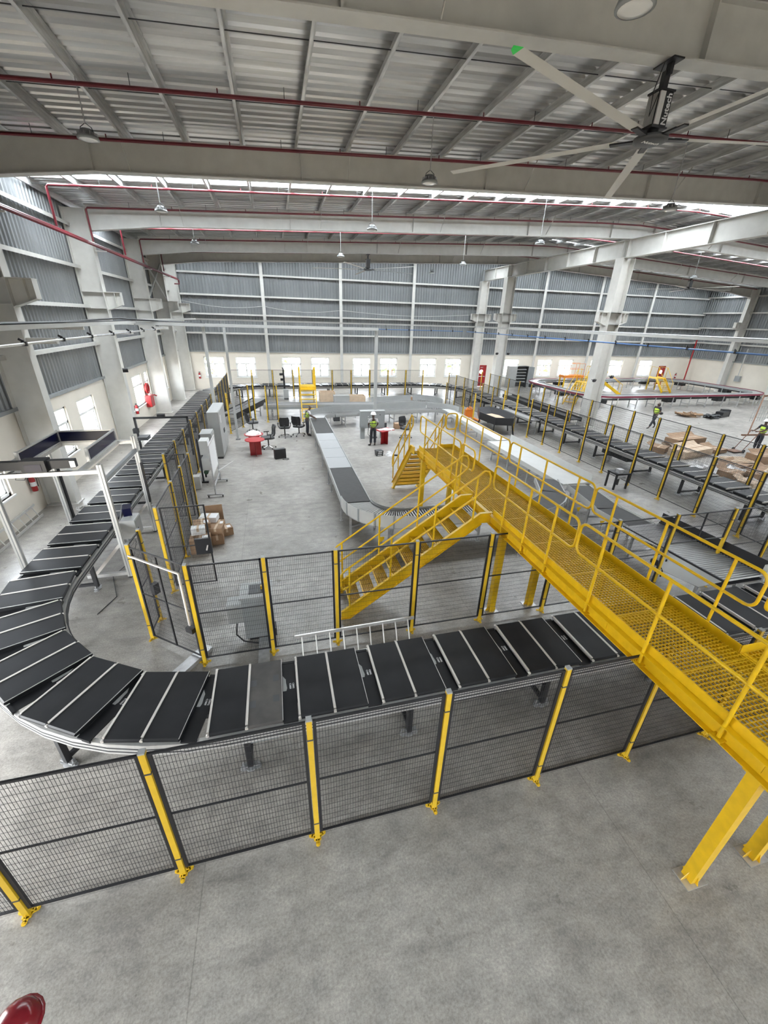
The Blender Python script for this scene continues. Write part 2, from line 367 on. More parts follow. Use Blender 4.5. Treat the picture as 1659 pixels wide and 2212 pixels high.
# -- roof
ceiling = bpy.data.objects.new('ceiling', None); COL.objects.link(ceiling); struct(ceiling); ceiling.location = (RIDGE, 13, 11.4)
def roof_sheet(y0, y1, x0, x1, m, name, pitch=0.33, dep=0.065):
    pitch = (y1 - y0) / max(1, round((y1 - y0) / pitch)); ys = []; y = y0
    while y < y1 - 1e-6:
        for du, dd in ((0, 0), (0.60, 0), (0.70, 1), (0.90, 1), (1.0, 0)):
            yy = min(y1, y + du * pitch)
            if not ys or yy > ys[-1][0] + 1e-5: ys.append((yy, dd * dep))
        y += pitch
    vs = []; fs = []
    for i, (yy, d) in enumerate(ys):
        vs += [(x0, yy, zroof(x0) + d), (x1, yy, zroof(x1) + d)]
        if i: fs.append((2 * i - 2, 2 * i - 1, 2 * i + 1, 2 * i))
    mb = MB(); mb._add(vs, fs); return mb.build(name, m, ceiling)
cuts = sorted(set([YF, -7.5, 0, 7.5, 15, 22.5, 30, 35, YB + 0.3] + [c for s in SKY + [SKY_RIDGE] for c in s]))
for a, b in zip(cuts[:-1], cuts[1:]):
    issky = any(abs(a - s[0]) < 1e-6 for s in SKY)
    ridge = abs(a - SKY_RIDGE[0]) < 1e-6
    for x0, x1 in ((XL - 0.3, RIDGE), (RIDGE, RIDGE + 6.0), (RIDGE + 6.0, XR + 0.3)) if ridge else ((XL - 0.3, RIDGE), (RIDGE, XR + 0.3)):
        issky = (x0 == RIDGE) if ridge else issky
        roof_sheet(a, b, x0, x1, M_SKYL if issky else M_ROOF, 'skylight_sheet' if issky else 'roof_sheet')
        if issky: portal('skylight daylight', ((x0 + x1) / 2, (a + b) / 2, zroof((x0 + x1) / 2) + 0.12), (0, (-1 if x0 < RIDGE - 1 else 1) * math.atan(0.05), 0), x1 - x0 - 0.2, b - a - 0.02)
k = 0; x = -4.75 - 2 * 1.46
pm = {}
while x < XR - 0.2:
    if abs(x - RIDGE) > 0.2:
        z1 = zroof(x) - 0.005; z0 = z1 - 0.21
        mb = MB(); mb.box(x - 0.003, x + 0.003, YF, YB, z0, z1).box(x - 0.065, x, YF, YB, z0, z0 + 0.006).box(x, x + 0.065, YF, YB, z1 - 0.006, z1).box(x - 0.068, x - 0.062, YF, YB, z0, z0 + 0.025)
        mb.build('purlin', M_PURLIN, ceiling)
    x += 1.46
for a, b in zip(YS[1:-1], YS[2:]):
    for t in (0.33, 0.67):
        y = a + (b - a) * t; mb = MB()
        for x0, x1 in ((XL, RIDGE), (RIDGE, XR)): mb.tube([(x0, y, zroof(x0) - 0.12), (x1, y, zroof(x1) - 0.12)], 0.009, 4, smooth=False)
        mb.build('sag_rod', M_DGREY, ceiling)
for w0, w1 in BACK_W: portal('window daylight', ((w0 + w1) / 2, YB + 0.16, 1.855), (-PI / 2, 0, 0), w1 - w0, 1.71)
for w0, w1 in LEFT_W: portal('window daylight', (XL - 0.16, (w0 + w1) / 2, 1.855), (PI / 2, 0, -PI / 2), w1 - w0, 1.71)
portal('side door daylight', (XL - 0.28, sum(SIDE_DOCK) / 2, 1.61), (PI / 2, 0, -PI / 2), SIDE_DOCK[1] - SIDE_DOCK[0], 3.22)
for a, b in ADDED_DOCKS: portal('added rear opening daylight', ((a + b) / 2, YF - 0.30, 2.1), (PI / 2, 0, 0), b - a, 4.2)

# -- steel frames
FR = [(-7.5, 'behind'), (0.0, 'over'), (7.5, 'nearest deep rafter crossing the top of the view above the big fan'), (15.0, 'second rafter, just in front of the bright skylight strip'), (22.5, 'third rafter, landing on the ridge girder beside its nearest column'), (30.0, 'fourth rafter, half hidden behind the third'), (35.0, 'fifth rafter, just before the far gable wall')]
def rafter(y, label):
    t = thing('roof_beam', label, 'beam', (RIDGE, y, 9.4))
    for sg in (1, -1):
        mx = (lambda x: x) if sg > 0 else (lambda x: 2 * RIDGE - x)
        top = [(-6.95, 0), (RIDGE, 0)]
        zt = lambda x: zroof(x) - 0.225
        bot = [(-6.95, 8.99), (-4.2, 9.315), (4, 9.71), (RIDGE - 3.5, 10.265), (RIDGE, 10.42)]
        poly = [(mx(px), y - 0.008, pz) for px, pz in bot] + [(mx(RIDGE), y - 0.008, zt(RIDGE)), (mx(-6.95), y - 0.008, zt(-6.95))]
        MB().prism(poly, (0, 0.016, 0)).build('web', M_STEEL, t)
        MB().bar((mx(-6.95), y, zt(-6.95)), (mx(RIDGE), y, zt(RIDGE)), 0.26, 0.02).build('top_flange', M_STEEL, t)
        mb = MB()
        for p, q in zip(bot[:-1], bot[1:]): mb.bar((mx(p[0]), y, p[1]), (mx(q[0]), y, q[1]), 0.30, 0.022)
        mb.build('bottom_flange', M_STEEL, t)
        for xs in (-4.2, 1.2, 7.0, 13.2, 18.2):
            zb = [p[1] + (q[1] - p[1]) * (xs - p[0]) / (q[0] - p[0]) for p, q in zip(bot[:-1], bot[1:]) if p[0] <= xs <= q[0]][0]
            MB().box(mx(xs) - 0.012, mx(xs) + 0.012, y - 0.13, y + 0.13, zb, zt(xs)).build('stiffener', M_STEEL, t)
        for xs in (-3.3, 2.54, 8.38, 14.2):
            zb = 9.315 + (xs + 4.2) * 0.048
            MB().bar((mx(xs), y - 0.14, zb + 0.04), (mx(xs), y - 0.75, zroof(xs) - 0.2), 0.05, 0.012, (1, 0, 0)).build('fly_brace', M_STEEL, t)
    return t
for y, lab in FR:
    if y < 1: continue
    rafter(y, 'off-white steel roof beam, ' + lab)

def column(x0, x1, y, ztop, label, brackets=(), fw=0.36):
    t = thing('steel_column', label, 'column', ((x0 + x1) / 2, y, 0))
    MB().box(x0, x0 + 0.025, y - fw / 2, y + fw / 2, 0.03, ztop).build('flange', M_COL, t)
    MB().box(x1 - 0.025, x1, y - fw / 2, y + fw / 2, 0.03, ztop).build('flange', M_COL, t)
    MB().box(x0 + 0.025, x1 - 0.025, y - 0.010, y + 0.010, 0.03, ztop).build('web', M_COL, t)
    MB().box(x0 - 0.06, x1 + 0.06, y - fw / 2 - 0.06, y + fw / 2 + 0.06, 0, 0.03).build('base_plate', M_COL, t)
    for sg in brackets:
        xe = x1 if sg > 0 else x0
        b = MB(); b.prism([(xe, y - 0.01, 6.05), (xe + sg * 0.60, y - 0.01, 6.28), (xe + sg * 0.60, y - 0.01, 6.76), (xe, y - 0.01, 6.76)], (0, 0.02, 0))
        b.bar((xe, y, 6.76), (xe + sg * 0.62, y, 6.76), 0.32, 0.022); b.bar((xe, y, 6.05), (xe + sg * 0.6, y, 6.27), 0.30, 0.02)
        p, q = sorted((xe + sg * 0.38, xe + sg * 0.40)); b.box(p, q, y - 0.15, y + 0.15, 6.2, 6.75)
        p, q = sorted((xe + sg * 0.60, xe + sg * 0.615)); b.box(p, q, y - 0.15, y + 0.15, 6.27, 6.76)
        b.build('crane_bracket', M_COL, t)
        MB().box(x0 + 0.03, x1 - 0.03, y - fw / 2 + 0.01, y + fw / 2 - 0.01, 6.74, 6.76).box(x0 + 0.03, x1 - 0.03, y - fw / 2 + 0.01, y + fw / 2 - 0.01, 6.1, 6.12).build('stiffener', M_COL, t)
    return t
for y, lab in ((7.5, 'nearest wall column, at the far left edge'), (15.0, 'wall column behind the scanner gantry, coiled cable at its foot'), (22.5, 'wall column between the two tall left windows and the hose reel'), (30.0, 'wall column just past the red hose reel'), (35.0, 'last but one wall column before the far left corner'), (39.7, 'corner column where left wall meets the far wall')):
    column(XL + 0.02, -6.95, y, 9.75, 'off-white steel ' + lab, (1,))
for y, lab in ((7.5, 'nearest column on the right-hand wall'), (15.0, 'second column on the right-hand wall'), (22.5, 'right-hand wall column by the maroon conveyor'), (30.0, 'right-hand wall column left of the cable drop box'), (35.0, 'right-hand wall column nearest the far corner')):
    column(XR - 0.92, XR - 0.02, y, 9.75, 'off-white steel ' + lab, (-1,))
column(19.2, 20.0, 22.5, 9.5, 'big grey steel column nearest the middle of the hall, under the ridge girder', (-1, 1), 0.62)
column(19.2, 20.0, 35.0, 9.5, 'grey steel column second along the ridge girder, right of a red door', (-1, 1), 0.62)
column(19.2, 20.0, 39.6, 9.5, 'grey steel column at the far wall under the end of the ridge girder', (-1, 1), 0.5)
t = thing('ridge_girder', 'long off-white girder running down the hall on top of the big columns', 'beam', (RIDGE, 25, 9.5))
MB().box(RIDGE - 0.01, RIDGE + 0.01, 6, YB - 0.25, 9.52, 10.36).build('web', M_STEEL, t)
MB().box(RIDGE - 0.2, RIDGE + 0.2, 6, YB - 0.25, 9.5, 9.525).build('bottom_flange', M_STEEL, t)
MB().box(RIDGE - 0.2, RIDGE + 0.2, 6, YB - 0.25, 10.355, 10.38).build('top_flange', M_STEEL, t)
for y in (7.5, 10, 12.5, 15, 17.5, 20, 22.3, 22.7, 25, 27.5, 30, 32.5, 34.8, 35.2, 37.5):
    MB().box(RIDGE - 0.19, RIDGE + 0.19, y - 0.01, y + 0.01, 9.525, 10.355).build('stiffener', M_STEEL, t)
for x, lab in ((-0.5, 'left of the yellow step-over ladder'), (6.05, 'behind the middle of the far sorter run'), (12.7, 'right of the middle far-wall windows'), (26.16, 'right of the open grey switch cabinet'), (32.6, 'behind the small orange lift'), (39.2, 'left of the right-hand red door')):
    t = thing('gable_post', 'slim off-white gable post on the far wall, ' + lab, 'column', (x, 39.7, 0))
    MB().box(x - 0.13, x + 0.13, 39.54, 39.56, 0, zroof(x) - 0.25).build('flange', M_STEEL, t)
    MB().box(x - 0.008, x + 0.008, 39.56, 39.76, 0, zroof(x) - 0.25).build('web', M_STEEL, t)
# cross brace on left wall near the far corner
t = thing('wall_brace', 'white diagonal cross brace between the last left-wall columns', 'brace', (-7.1, 32.5, 6.8))
MB().bar((-7.0, 30.3, 6.9), (-7.0, 34.7, 9.0), 0.07, 0.07).build('brace_member', M_WHITEP, t)
MB().bar((-7.0, 30.3, 9.0), (-7.0, 34.7, 6.9), 0.07, 0.07).build('brace_member', M_WHITEP, t)
# ================================================================ overhead services
def zpipe(x): return zroof(x) - 0.42
PIPES = [(11.5, 'nearest red sprinkler pipe, crossing the ceiling in front of the fan motor'), (14.35, 'red sprinkler pipe just in front of the second roof beam'), (18.75, 'red sprinkler pipe crossing under the bright skylight strip'), (22.0, 'red sprinkler pipe in front of the third roof beam'), (26.2, 'red sprinkler pipe behind the third roof beam'), (29.5, 'red sprinkler pipe in front of the fourth roof beam'), (34.5, 'furthest red sprinkler pipe, in front of the fifth roof beam')]
for y, lab in PIPES:
    t = thing('sprinkler_pipe', lab, 'pipe', (-6.8, y, 8.6))
    pts = [(-6.78, y, 8.56), (-6.78, y, zpipe(-6.8) - 0.06), (-6.72, y, zpipe(-6.7))]
    MB().tube([pts[0], pts[1], pts[2], (RIDGE - 2.5, y, zpipe(RIDGE - 2.5)), (RIDGE, y, zpipe(RIDGE - 1.2)), (RIDGE + 2.5, y, zpipe(RIDGE + 2.5)), (XR - 1, y, zpipe(XR - 1))], 0.036, 8).build('pipe_run', M_PIPE, t)
    x = -5.2
    while x < 18.5:
        MB().cyl((x, y, zpipe(x)), (x, y, zroof(x) - 0.2), 0.008, 5).build('hanger', M_DGREY, t)
        MB().cyl((x + 1.6, y, zpipe(x + 1.6)), (x + 1.6, y, zpipe(x + 1.6) + 0.11), 0.014, 6).build('sprinkler_head', M_PIPE, t)
        x += 2.92
t = thing('sprinkler_main', 'twin red main pipes running down the left wall under the eaves', 'pipe', (-6.7, 15, 8.4))
MB().tube([(-6.72, -4, 8.52), (-6.72, 38.3, 8.40)], 0.055, 10).build('pipe_run', M_PIPE, t)
MB().tube([(-6.60, -4, 8.44), (-6.60, 38.3, 8.32), (-6.60, 38.3, 8.05), (-6.95, 38.3, 8.05)], 0.045, 10).build('pipe_run', M_PIPE, t)
for y in (7.5, 15, 22.5, 30, 35): MB().box(-6.96, -6.52, y - 0.03, y + 0.03, 8.27, 8.31).build('bracket', M_STEEL, t)
t = thing('riser_pipe', 'red riser pipe with side arm on the right-hand wall', 'pipe', (45.9, 38.9, 0))
MB().tube([(45.9, 38.9, 0), (45.9, 38.9, 5.3)], 0.07, 8).build('riser', M_RED, t)
MB().tube([(45.9, 38.9, 5.2), (45.9, 10, 5.2)], 0.05, 8).build('pipe_run', M_PIPE, t)

def highbay(x, y, z, label, g='high bay lamps'):
    t = thing('high_bay_lamp', label, 'lamp', (x, y, z), group=g)
    MB().cyl((x, y, z + 0.22), (x, y, zroof(x) - 0.2), 0.013, 6).build('suspension_rod', M_GALV, t)
    mb = MB(); mb.lathe((x, y, z), [(0.02, 0.14), (0.10, 0.14), (0.12, 0.05), (0.19, 0.03), (0.20, 0.0), (0.20, -0.02), (0.17, -0.03)], 20)
    b = mb.build('housing', M_MGREY, t)
    mb = MB()
    for k in range(12):
        a = 2 * PI * k / 12; mb.bar((x + 0.05 * math.cos(a), y + 0.05 * math.sin(a), z + 0.09), (x + 0.18 * math.cos(a), y + 0.18 * math.sin(a), z + 0.05), 0.006, 0.07)
    mb.build('heat_sink', M_GALV, b)
    MB().lathe((x, y, z), [(0.0, -0.035), (0.10, -0.034), (0.17, -0.028), (0.172, -0.02)], 20).build('lens', M_LENS, t)
    MB().tube([(x - 0.13, y, z + 0.06), (x - 0.10, y, z + 0.17), (x, y, z + 0.24), (x + 0.10, y, z + 0.17), (x + 0.13, y, z + 0.06)], 0.008, 5).build('yoke', M_DGREY, t)
LAMP = [(4.05, 5.35, 9.08, 'round high bay lamp at the very top edge, lens showing'), (-3.5, 11.8, 9.15, 'high bay lamp hanging above the left end of the second roof beam'), (4.0, 11.7, 9.05, 'high bay lamp hanging at the tip of a near fan blade'), (11.75, 11.75, 9.08, 'high bay lamp on a long rod at the right, above the ridge girder'),
 (-3.5, 18.0, 9.1, 'high bay lamp at left between the second and third roof beams'), (4.0, 18.1, 9.1, 'high bay lamp in the middle under the skylight strip'), (11.6, 18.15, 9.1, 'high bay lamp left of the ridge girder, above the second column'),
 (-3.5, 24.9, 9.1, 'high bay lamp at left in front of the fourth roof beam'), (4.2, 26.0, 9.1, 'high bay lamp left of the far ceiling fan'), (11.5, 26.0, 9.1, 'high bay lamp just left of the far end of the ridge girder'), (11.5, 31.3, 9.1, 'high bay lamp hanging against the far gable wall'),
 (27.2, 18.1, 9.1, 'high bay lamp to the right of the nearest big column'), (27.2, 24.9, 9.1, 'high bay lamp behind the nearest big column'), (34.5, 24.9, 9.1, 'high bay lamp near the right-hand fan'), (27.2, 31.3, 9.1, 'high bay lamp against the far wall right of the columns')]
for l in LAMP: highbay(-4.75 + 1.46 * round((l[0] + 4.75) / 1.46), *l[1:])

def fan(x, y, zt, zh, az0, label, R=3.65, tip=False, near=True):
    t = thing('ceiling_fan', label, 'fan', (x, y, zh))
    MB().box(x - 0.10, x + 0.10, y - 0.20, y + 0.20, zt - 0.02, zt).bar((x, y - 0.05, zt - 0.02), (x, y - 0.05, zt - 0.16), 0.10, 0.05, (1, 0, 0)).build('mounting_plate', M_BLK, t)
    MB().box(x - 0.045, x + 0.045, y - 0.045, y + 0.045, zh + 0.55, zt - 0.10).build('down_rod', M_BLK, t)
    mb = MB(); mb.box(x - 0.13, x + 0.13, y - 0.11, y + 0.11, zh + 0.10, zh + 0.56).box(x - 0.15, x + 0.15, y - 0.13, y + 0.13, zh + 0.545, zh + 0.57).box(x - 0.15, x + 0.15, y - 0.13, y + 0.13, zh + 0.09, zh + 0.115)
    mo = mb.build('motor_housing', M_BLK, t)
    mb = MB()
    for k in range(9): mb.box(x - 0.145, x - 0.131, y - 0.09 + k * 0.022, y - 0.08 + k * 0.022, zh + 0.14, zh + 0.53)
    mb.build('cooling_fins', M_ALU, mo)
    if near:
        MB().box(x - 0.125, x - 0.03, y - 0.135, y - 0.111, zh + 0.13, zh + 0.53).build('finned_panel', M_ALU, mo)
        tx = put('lettering', text_mesh('Nutech', 0.13, M_PAPER, bold=0.003), mo, (0.07, -0.1135, 0.33)); tx.rotation_euler = (PI / 2, -PI / 2, 0)
    MB().cyl((x, y, zh - 0.02), (x, y, zh + 0.10), 0.09, 12).build('gear_neck', M_BLK, t)
    h = MB().lathe((x, y, zh), [(0.0, -0.07), (0.20, -0.07), (0.26, -0.05), (0.26, 0.0), (0.12, 0.02), (0, 0.02)], 20).build('hub', M_DGREY, t)
    if near:
        tx = put('lettering', text_mesh('Nutech', 0.11, M_PAPER, bold=0.003), h, (0, -0.02, -0.072)); tx.rotation_euler = (PI, 0, 0)
    for k in range(5):
        a = az0 + 2 * PI * k / 5; d = V(math.cos(a), math.sin(a), 0); c = V(x, y, zh)
        MB().bar(c + d * 0.18 + V(0, 0, -0.02), c + d * 0.62 + V(0, 0, -0.01), 0.10, 0.025).build('blade_arm', M_BLK, t)
        n = V(-d.y, d.x, 0); mb = MB()
        def sec(r, w): return [c + d * r + n * (-w) + V(0, 0, -0.012), c + d * r + V(0, 0, 0.018), c + d * r + n * w + V(0, 0, 0.006), c + d * r + V(0, 0, -0.004)]
        s0, s1 = sec(0.5, 0.085), sec(R, 0.075)
        mb._add(s0 + s1, [(i, (i + 1) % 4, 4 + (i + 1) % 4, 4 + i) for i in range(4)] + [(3, 2, 1, 0), (4, 5, 6, 7)])
        b = mb.build('blade', M_FAN, t)
        if tip and k == 0:
            e = MB(); s2 = sec(R + 0.10, 0.03); e._add(s1 + s2, [(i, (i + 1) % 4, 4 + (i + 1) % 4, 4 + i) for i in range(4)] + [(4, 5, 6, 7)]); e.build('blade_tip', M_GREEN, b)
    if near:
        MB().tube([(x - 0.16, y - 0.10, zt - 0.05), (x - 0.26, y - 0.12, zt - 0.4), (x - 0.24, y - 0.12, zt - 0.7), (x - 0.14, y - 0.10, zh + 0.5)], 0.008, 5).build('cable', M_BLK, t)
fan(6.38, 7.42, 9.77, 8.86, math.radians(203.5), 'huge five-blade ceiling fan with black motor and one green blade tip', tip=True)
fan(6.4, 30.0, 9.78, 8.95, math.radians(20), 'distant five-blade ceiling fan in front of the far gable wall', near=False)
fan(32.8, 30.0, 9.78, 8.95, math.radians(-8), 'distant five-blade ceiling fan at right, beyond the big column', near=False)

# -- cable trays and compressed-air lines that follow the sorter loop
def channel(name, label, pts, w, h, m, cat='cable tray', lid=False):
    t = thing(name, label, cat, pts[0])
    for p, q in zip(pts[:-1], pts[1:]):
        p, q = V(*p), V(*q); d = (q - p).normalized(); n = d.cross(V(0, 0, 1)).normalized()
        mb = MB(); mb.bar(p, q, w, 0.012); mb.bar(p + n * w / 2 + V(0, 0, h / 2), q + n * w / 2 + V(0, 0, h / 2), 0.012, h); mb.bar(p - n * w / 2 + V(0, 0, h / 2), q - n * w / 2 + V(0, 0, h / 2), 0.012, h)
        if lid: mb.bar(p + V(0, 0, h), q + V(0, 0, h), w, 0.012)
        mb.build('tray_length', m, t)
    return t
t = channel('cable_tray', 'long white cable tray above the left sorter run with black cables on top', [(-5.5, -3, 5.58), (-5.5, 20.4, 5.58)], 0.20, 0.10, M_WHITEP)
MB().tube([(-5.56, -3, 5.70), (-5.55, 8, 5.71), (-5.57, 14, 5.70), (-5.45, 18.5, 5.78), (-5.3, 20.2, 5.72), (-3.6, 21.4, 5.66)], 0.028, 6).build('cable_bundle', M_BLK, t)
MB().tube([(-5.48, -3, 5.69), (-5.50, 12, 5.70), (-5.4, 20.3, 5.70), (-2.9, 21.45, 5.64)], 0.018, 6).build('cable_bundle', M_DGREY, t)
t = channel('cable_tray', 'white cable tray crossing to the three tall poles', [(-5.5, 20.4, 5.54), (-3.0, 21.5, 5.50), (5.2, 21.8, 5.50)], 0.22, 0.12, M_LGREY, lid=True)
t = channel('cable_tray', 'white cable tray along the far sorter run and back down the right one', [(-5.5, 20.6, 5.62), (-5.5, 35.6, 5.62), (17.3, 35.6, 5.62), (17.3, -3, 5.62)], 0.22, 0.11, M_WHITEP)
MB().tube([(17.34, 30, 5.75), (17.3, 15, 5.75), (17.33, 5, 5.76), (17.3, -3, 5.75)], 0.03, 6).build('cable_bundle', M_GALV, t)
for (x, y, h, lab, hollow) in ((-3.02, 21.55, 5.5, 'square white pole behind the tall grey cabinet, under the tray bend', 0.13), (-2.22, 22.46, 5.46, 'square white pole whose foot stands clear on the floor by the red tables', 0.11), (5.15, 21.9, 5.5, 'square white pole rising behind the grey control desk', 0.15)):
    t = thing('tray_pole', lab, 'pole', (x, y, 0)); s = hollow / 2
    MB().box(x - s, x + s, y - s, y + s, 0.015, h).build('pole_tube', M_LGREY, t)
    MB().box(x - s - 0.06, x + s + 0.06, y - s - 0.06, y + s + 0.06, 0, 0.015).build('base_plate', M_DGREY, t)
def airline(label, x, y0, y1, z, m, m2=None):
    t = thing('air_pipe', label, 'pipe', (x, y0, z))
    if m2: MB().tube([(x, y0, z), (x, (y0 + y1) * 0.62, z)], 0.03, 8).build('pipe_run', m, t); MB().tube([(x, (y0 + y1) * 0.62, z), (x, y1, z)], 0.03, 8).build('pipe_run', m2, t)
    else: MB().tube([(x, y0, z), (x, y1, z)], 0.032, 8).build('pipe_run', m, t)
    y = y0 + 1.3
    while y < y1:
        MB().box(x - 0.05, x + 0.05, y - 0.03, y + 0.03, z - 0.045, z + 0.045).bar((x, y, z + 0.05), (x - 0.09, y, z + 0.10), 0.05, 0.03, (0, 1, 0)).build('pipe_clip', M_BLK, t); y += 1.9
airline('pale air pipe with black clips above the left sorter run', -5.32, 0.5, 24.5, 5.30, M_ALU, M_GALV)
airline('blue air pipe with black clips above the right sorter run', 15.95, 3, 34.5, 5.30, M_BLUE)
t = thing('air_pipe', 'thin blue air pipe across the far wall above the windows', 'pipe', (4, 35.4, 5.3))
MB().tube([(-5.3, 35.2, 5.3), (15.9, 35.2, 5.3)], 0.03, 8).build('pipe_run', M_BLUE, t)
for i in range(11): MB().box(-4.6 + i * 1.95, -4.5 + i * 1.95, 35.15, 35.25, 5.25, 5.36).bar((-4.55 + i * 1.95, 35.2, 5.33), (-4.55 + i * 1.95, 35.5, 5.64), 0.02, 0.02).build('pipe_clip', M_BLK, t)
# bracket boxes that carry the tray on the left columns
for y, lab in ((15.0, 'column behind the scanner gantry'), (22.5, 'column left of the hose reel'), (30.0, 'column past the hose reel')):
    t = thing('tray_support', 'pale bracket arms on the left-wall ' + lab, 'bracket', (-6.9, y, 5.1))
    MB().box(-6.95, -5.42, y - 0.04, y + 0.04, 5.48, 5.56).build('arm', M_STEEL, t); MB().box(-6.95, -6.2, y - 0.09, y + 0.09, 5.08, 5.24).build('arm', M_STEEL, t)
# small things on the walls
def cctv(x, y, z, label):
    t = thing('floodlight', label, 'lamp', (x, y, z))
    MB().cbox((x, y, z), (0.22, 0.10, 0.16), 0.3, Matrix.Rotation(0.5, 3, 'X')).build('lamp_head', M_BLK, t)
    MB().bar((x, y, z), (x, y + 0.25, z + 0.02), 0.04, 0.04).build('arm', M_DGREY, t)
cctv(19.05, 34.5, 3.6, 'black floodlight on the left side of the second big column'); cctv(20.15, 34.5, 3.6, 'black floodlight on the right side of the second big column')
cctv(18.95, 21.9, 3.0, 'black floodlight on the left side of the nearest big column'); cctv(20.25, 22.0, 3.2, 'black floodlight on the right side of the nearest big column'); cctv(-6.75, 22.1, 3.55, 'black floodlight on the left-wall column over the long sorter run')
t = thing('slack_cable', 'slack cream cable looping across the cladding of the far wall', 'cable', (0, 39.7, 6.6))
pts = []
for a, b, z0, z1 in ((-7, -0.5, 7.0, 6.75), (-0.5, 6.05, 6.75, 6.65), (6.05, 19, 6.65, 6.7)):
    for i in range(9):
        u = i / 8; pts.append((a + (b - a) * u, 39.6, z0 + (z1 - z0) * u - 0.3 * math.sin(PI * u)))
MB().tube(pts, 0.018, 5).build('cable_run', M_WHITEP, t)
# ================================================================ loop sorter
SX0, SX1, SY0, SY1, SR = -5.03, 15.75, 4.585, 35.7, 3.98
def loop_pts(off=0.0, n=14):
    r = SR + off; cs = [(SX0 + SR, SY0 + SR, PI * 1.5, PI), (SX0 + SR, SY1 - SR, PI, PI / 2), (SX1 - SR, SY1 - SR, PI / 2, 0), (SX1 - SR, SY0 + SR, 0, -PI / 2)]
    out = []
    for cx, cyy, a0, a1 in cs: out += arc((cx, cyy), r, a0, a1, n)
    return out
def loop_at(s):
    """point and travel direction at arc length s, starting at the right end of the near run"""
    w = SX1 - SX0 - 2 * SR; h = SY1 - SY0 - 2 * SR; q = SR * PI / 2
    segs = [('l', w), ('a', q), ('l', h), ('a', q), ('l', w), ('a', q), ('l', h), ('a', q)]
    st = [(SX1 - SR, SY0, PI), None, (SX0, SY0 + SR, PI / 2), None, (SX0 + SR, SY1, 0), None, (SX1, SY1 - SR, -PI / 2), None]
    ce = [None, (SX0 + SR, SY0 + SR, PI * 1.5), None, (SX0 + SR, SY1 - SR, PI), None, (SX1 - SR, SY1 - SR, PI / 2), None, (SX1 - SR, SY0 + SR, 0)]
    L = 2 * w + 2 * h + 4 * q; s %= L
    for i, (k, l) in enumerate(segs):
        if s < l:
            if k == 'l': x, y, a = st[i]; return x + s * math.cos(a), y + s * math.sin(a), a, i, s
            cx, cyy, a0 = ce[i]; a = a0 - s / SR; return cx + SR * math.cos(a), cyy + SR * math.sin(a), a - PI / 2, i, s
        s -= l
LOOP = 2 * (SX1 - SX0 - 2 * SR) + 2 * (SY1 - SY0 - 2 * SR) + 2 * PI * SR
srt = thing('loop_sorter', 'oval loop sorter track on black legs, carrying the black belt carriages', 'conveyor', (SX0, SY0, 0))
def rail(off, z0, z1, w, m, name):
    pts = loop_pts(off); N = len(pts); mb = MB(); vs = []; fs = []
    for i, (x, y) in enumerate(pts):
        a, b = V(*pts[i - 1], 0), V(*pts[(i + 1) % N], 0); d = (b - a).normalized(); n = V(-d.y, d.x, 0) * w / 2
        for sg, z in ((-1, z0), (1, z0), (1, z1), (-1, z1)): vs.append((x + sg * n.x, y + sg * n.y, z))
    for i in range(N):
        j = (i + 1) % N
        for k in range(4): l = (k + 1) % 4; fs.append((i * 4 + k, i * 4 + l, j * 4 + l, j * 4 + k))
    mb._add(vs, fs); return mb.build(name, m, srt)
rail(0.565, 0.66, 0.85, 0.06, M_ALU, 'outer_side_rail'); rail(0.59, 0.70, 0.72, 0.02, M_DGREY, 'rail_groove'); rail(0.59, 0.765, 0.785, 0.02, M_DGREY, 'rail_groove')
rail(-0.545, 0.66, 0.83, 0.06, M_ALU, 'inner_side_rail'); rail(-0.585, 0.70, 0.72, 0.02, M_DGREY, 'rail_groove'); rail(-0.585, 0.765, 0.785, 0.02, M_DGREY, 'rail_groove')
rail(0.0, 0.70, 0.78, 0.24, M_DGREY, 'drive_channel')
# legs
lm = MB()
for sg in (-1, 1):
    lm.box(-0.04, 0.04, sg * 0.50 - 0.04, sg * 0.50 + 0.04, 0.06, 0.70)
lm.box(-0.035, 0.035, -0.50, 0.50, 0.62, 0.69).box(-0.03, 0.03, -0.5, 0.5, 0.10, 0.16)
leg_me = lm.mesh('leg', M_BLK)
fm = MB()
fm.cyl((0, 0, 0), (0, 0, 0.02), 0.075, 12).cyl((0, 0, 0.02), (0, 0, 0.10), 0.014, 6).box(-0.12, 0.12, -0.035, 0.035, 0.05, 0.075)
for q in (-1, 1): fm.cyl((q * 0.10, 0, 0), (q * 0.10, 0, 0.13), 0.012, 6).cyl((q * 0.10, 0, 0), (q * 0.10, 0, 0.012), 0.05, 8)
foot_me = fm.mesh('levelling_foot', M_GALV)
s = 1.7; NL = 40
for i in range(NL):
    x, y, a, _, _ = loop_at(12.58 + i * LOOP / NL)
    l = put('leg', leg_me, srt, (x - SX0, y - SY0, 0), a); [put('levelling_foot', foot_me, l, (0, sg * 0.5, 0)) for sg in (-1, 1)]
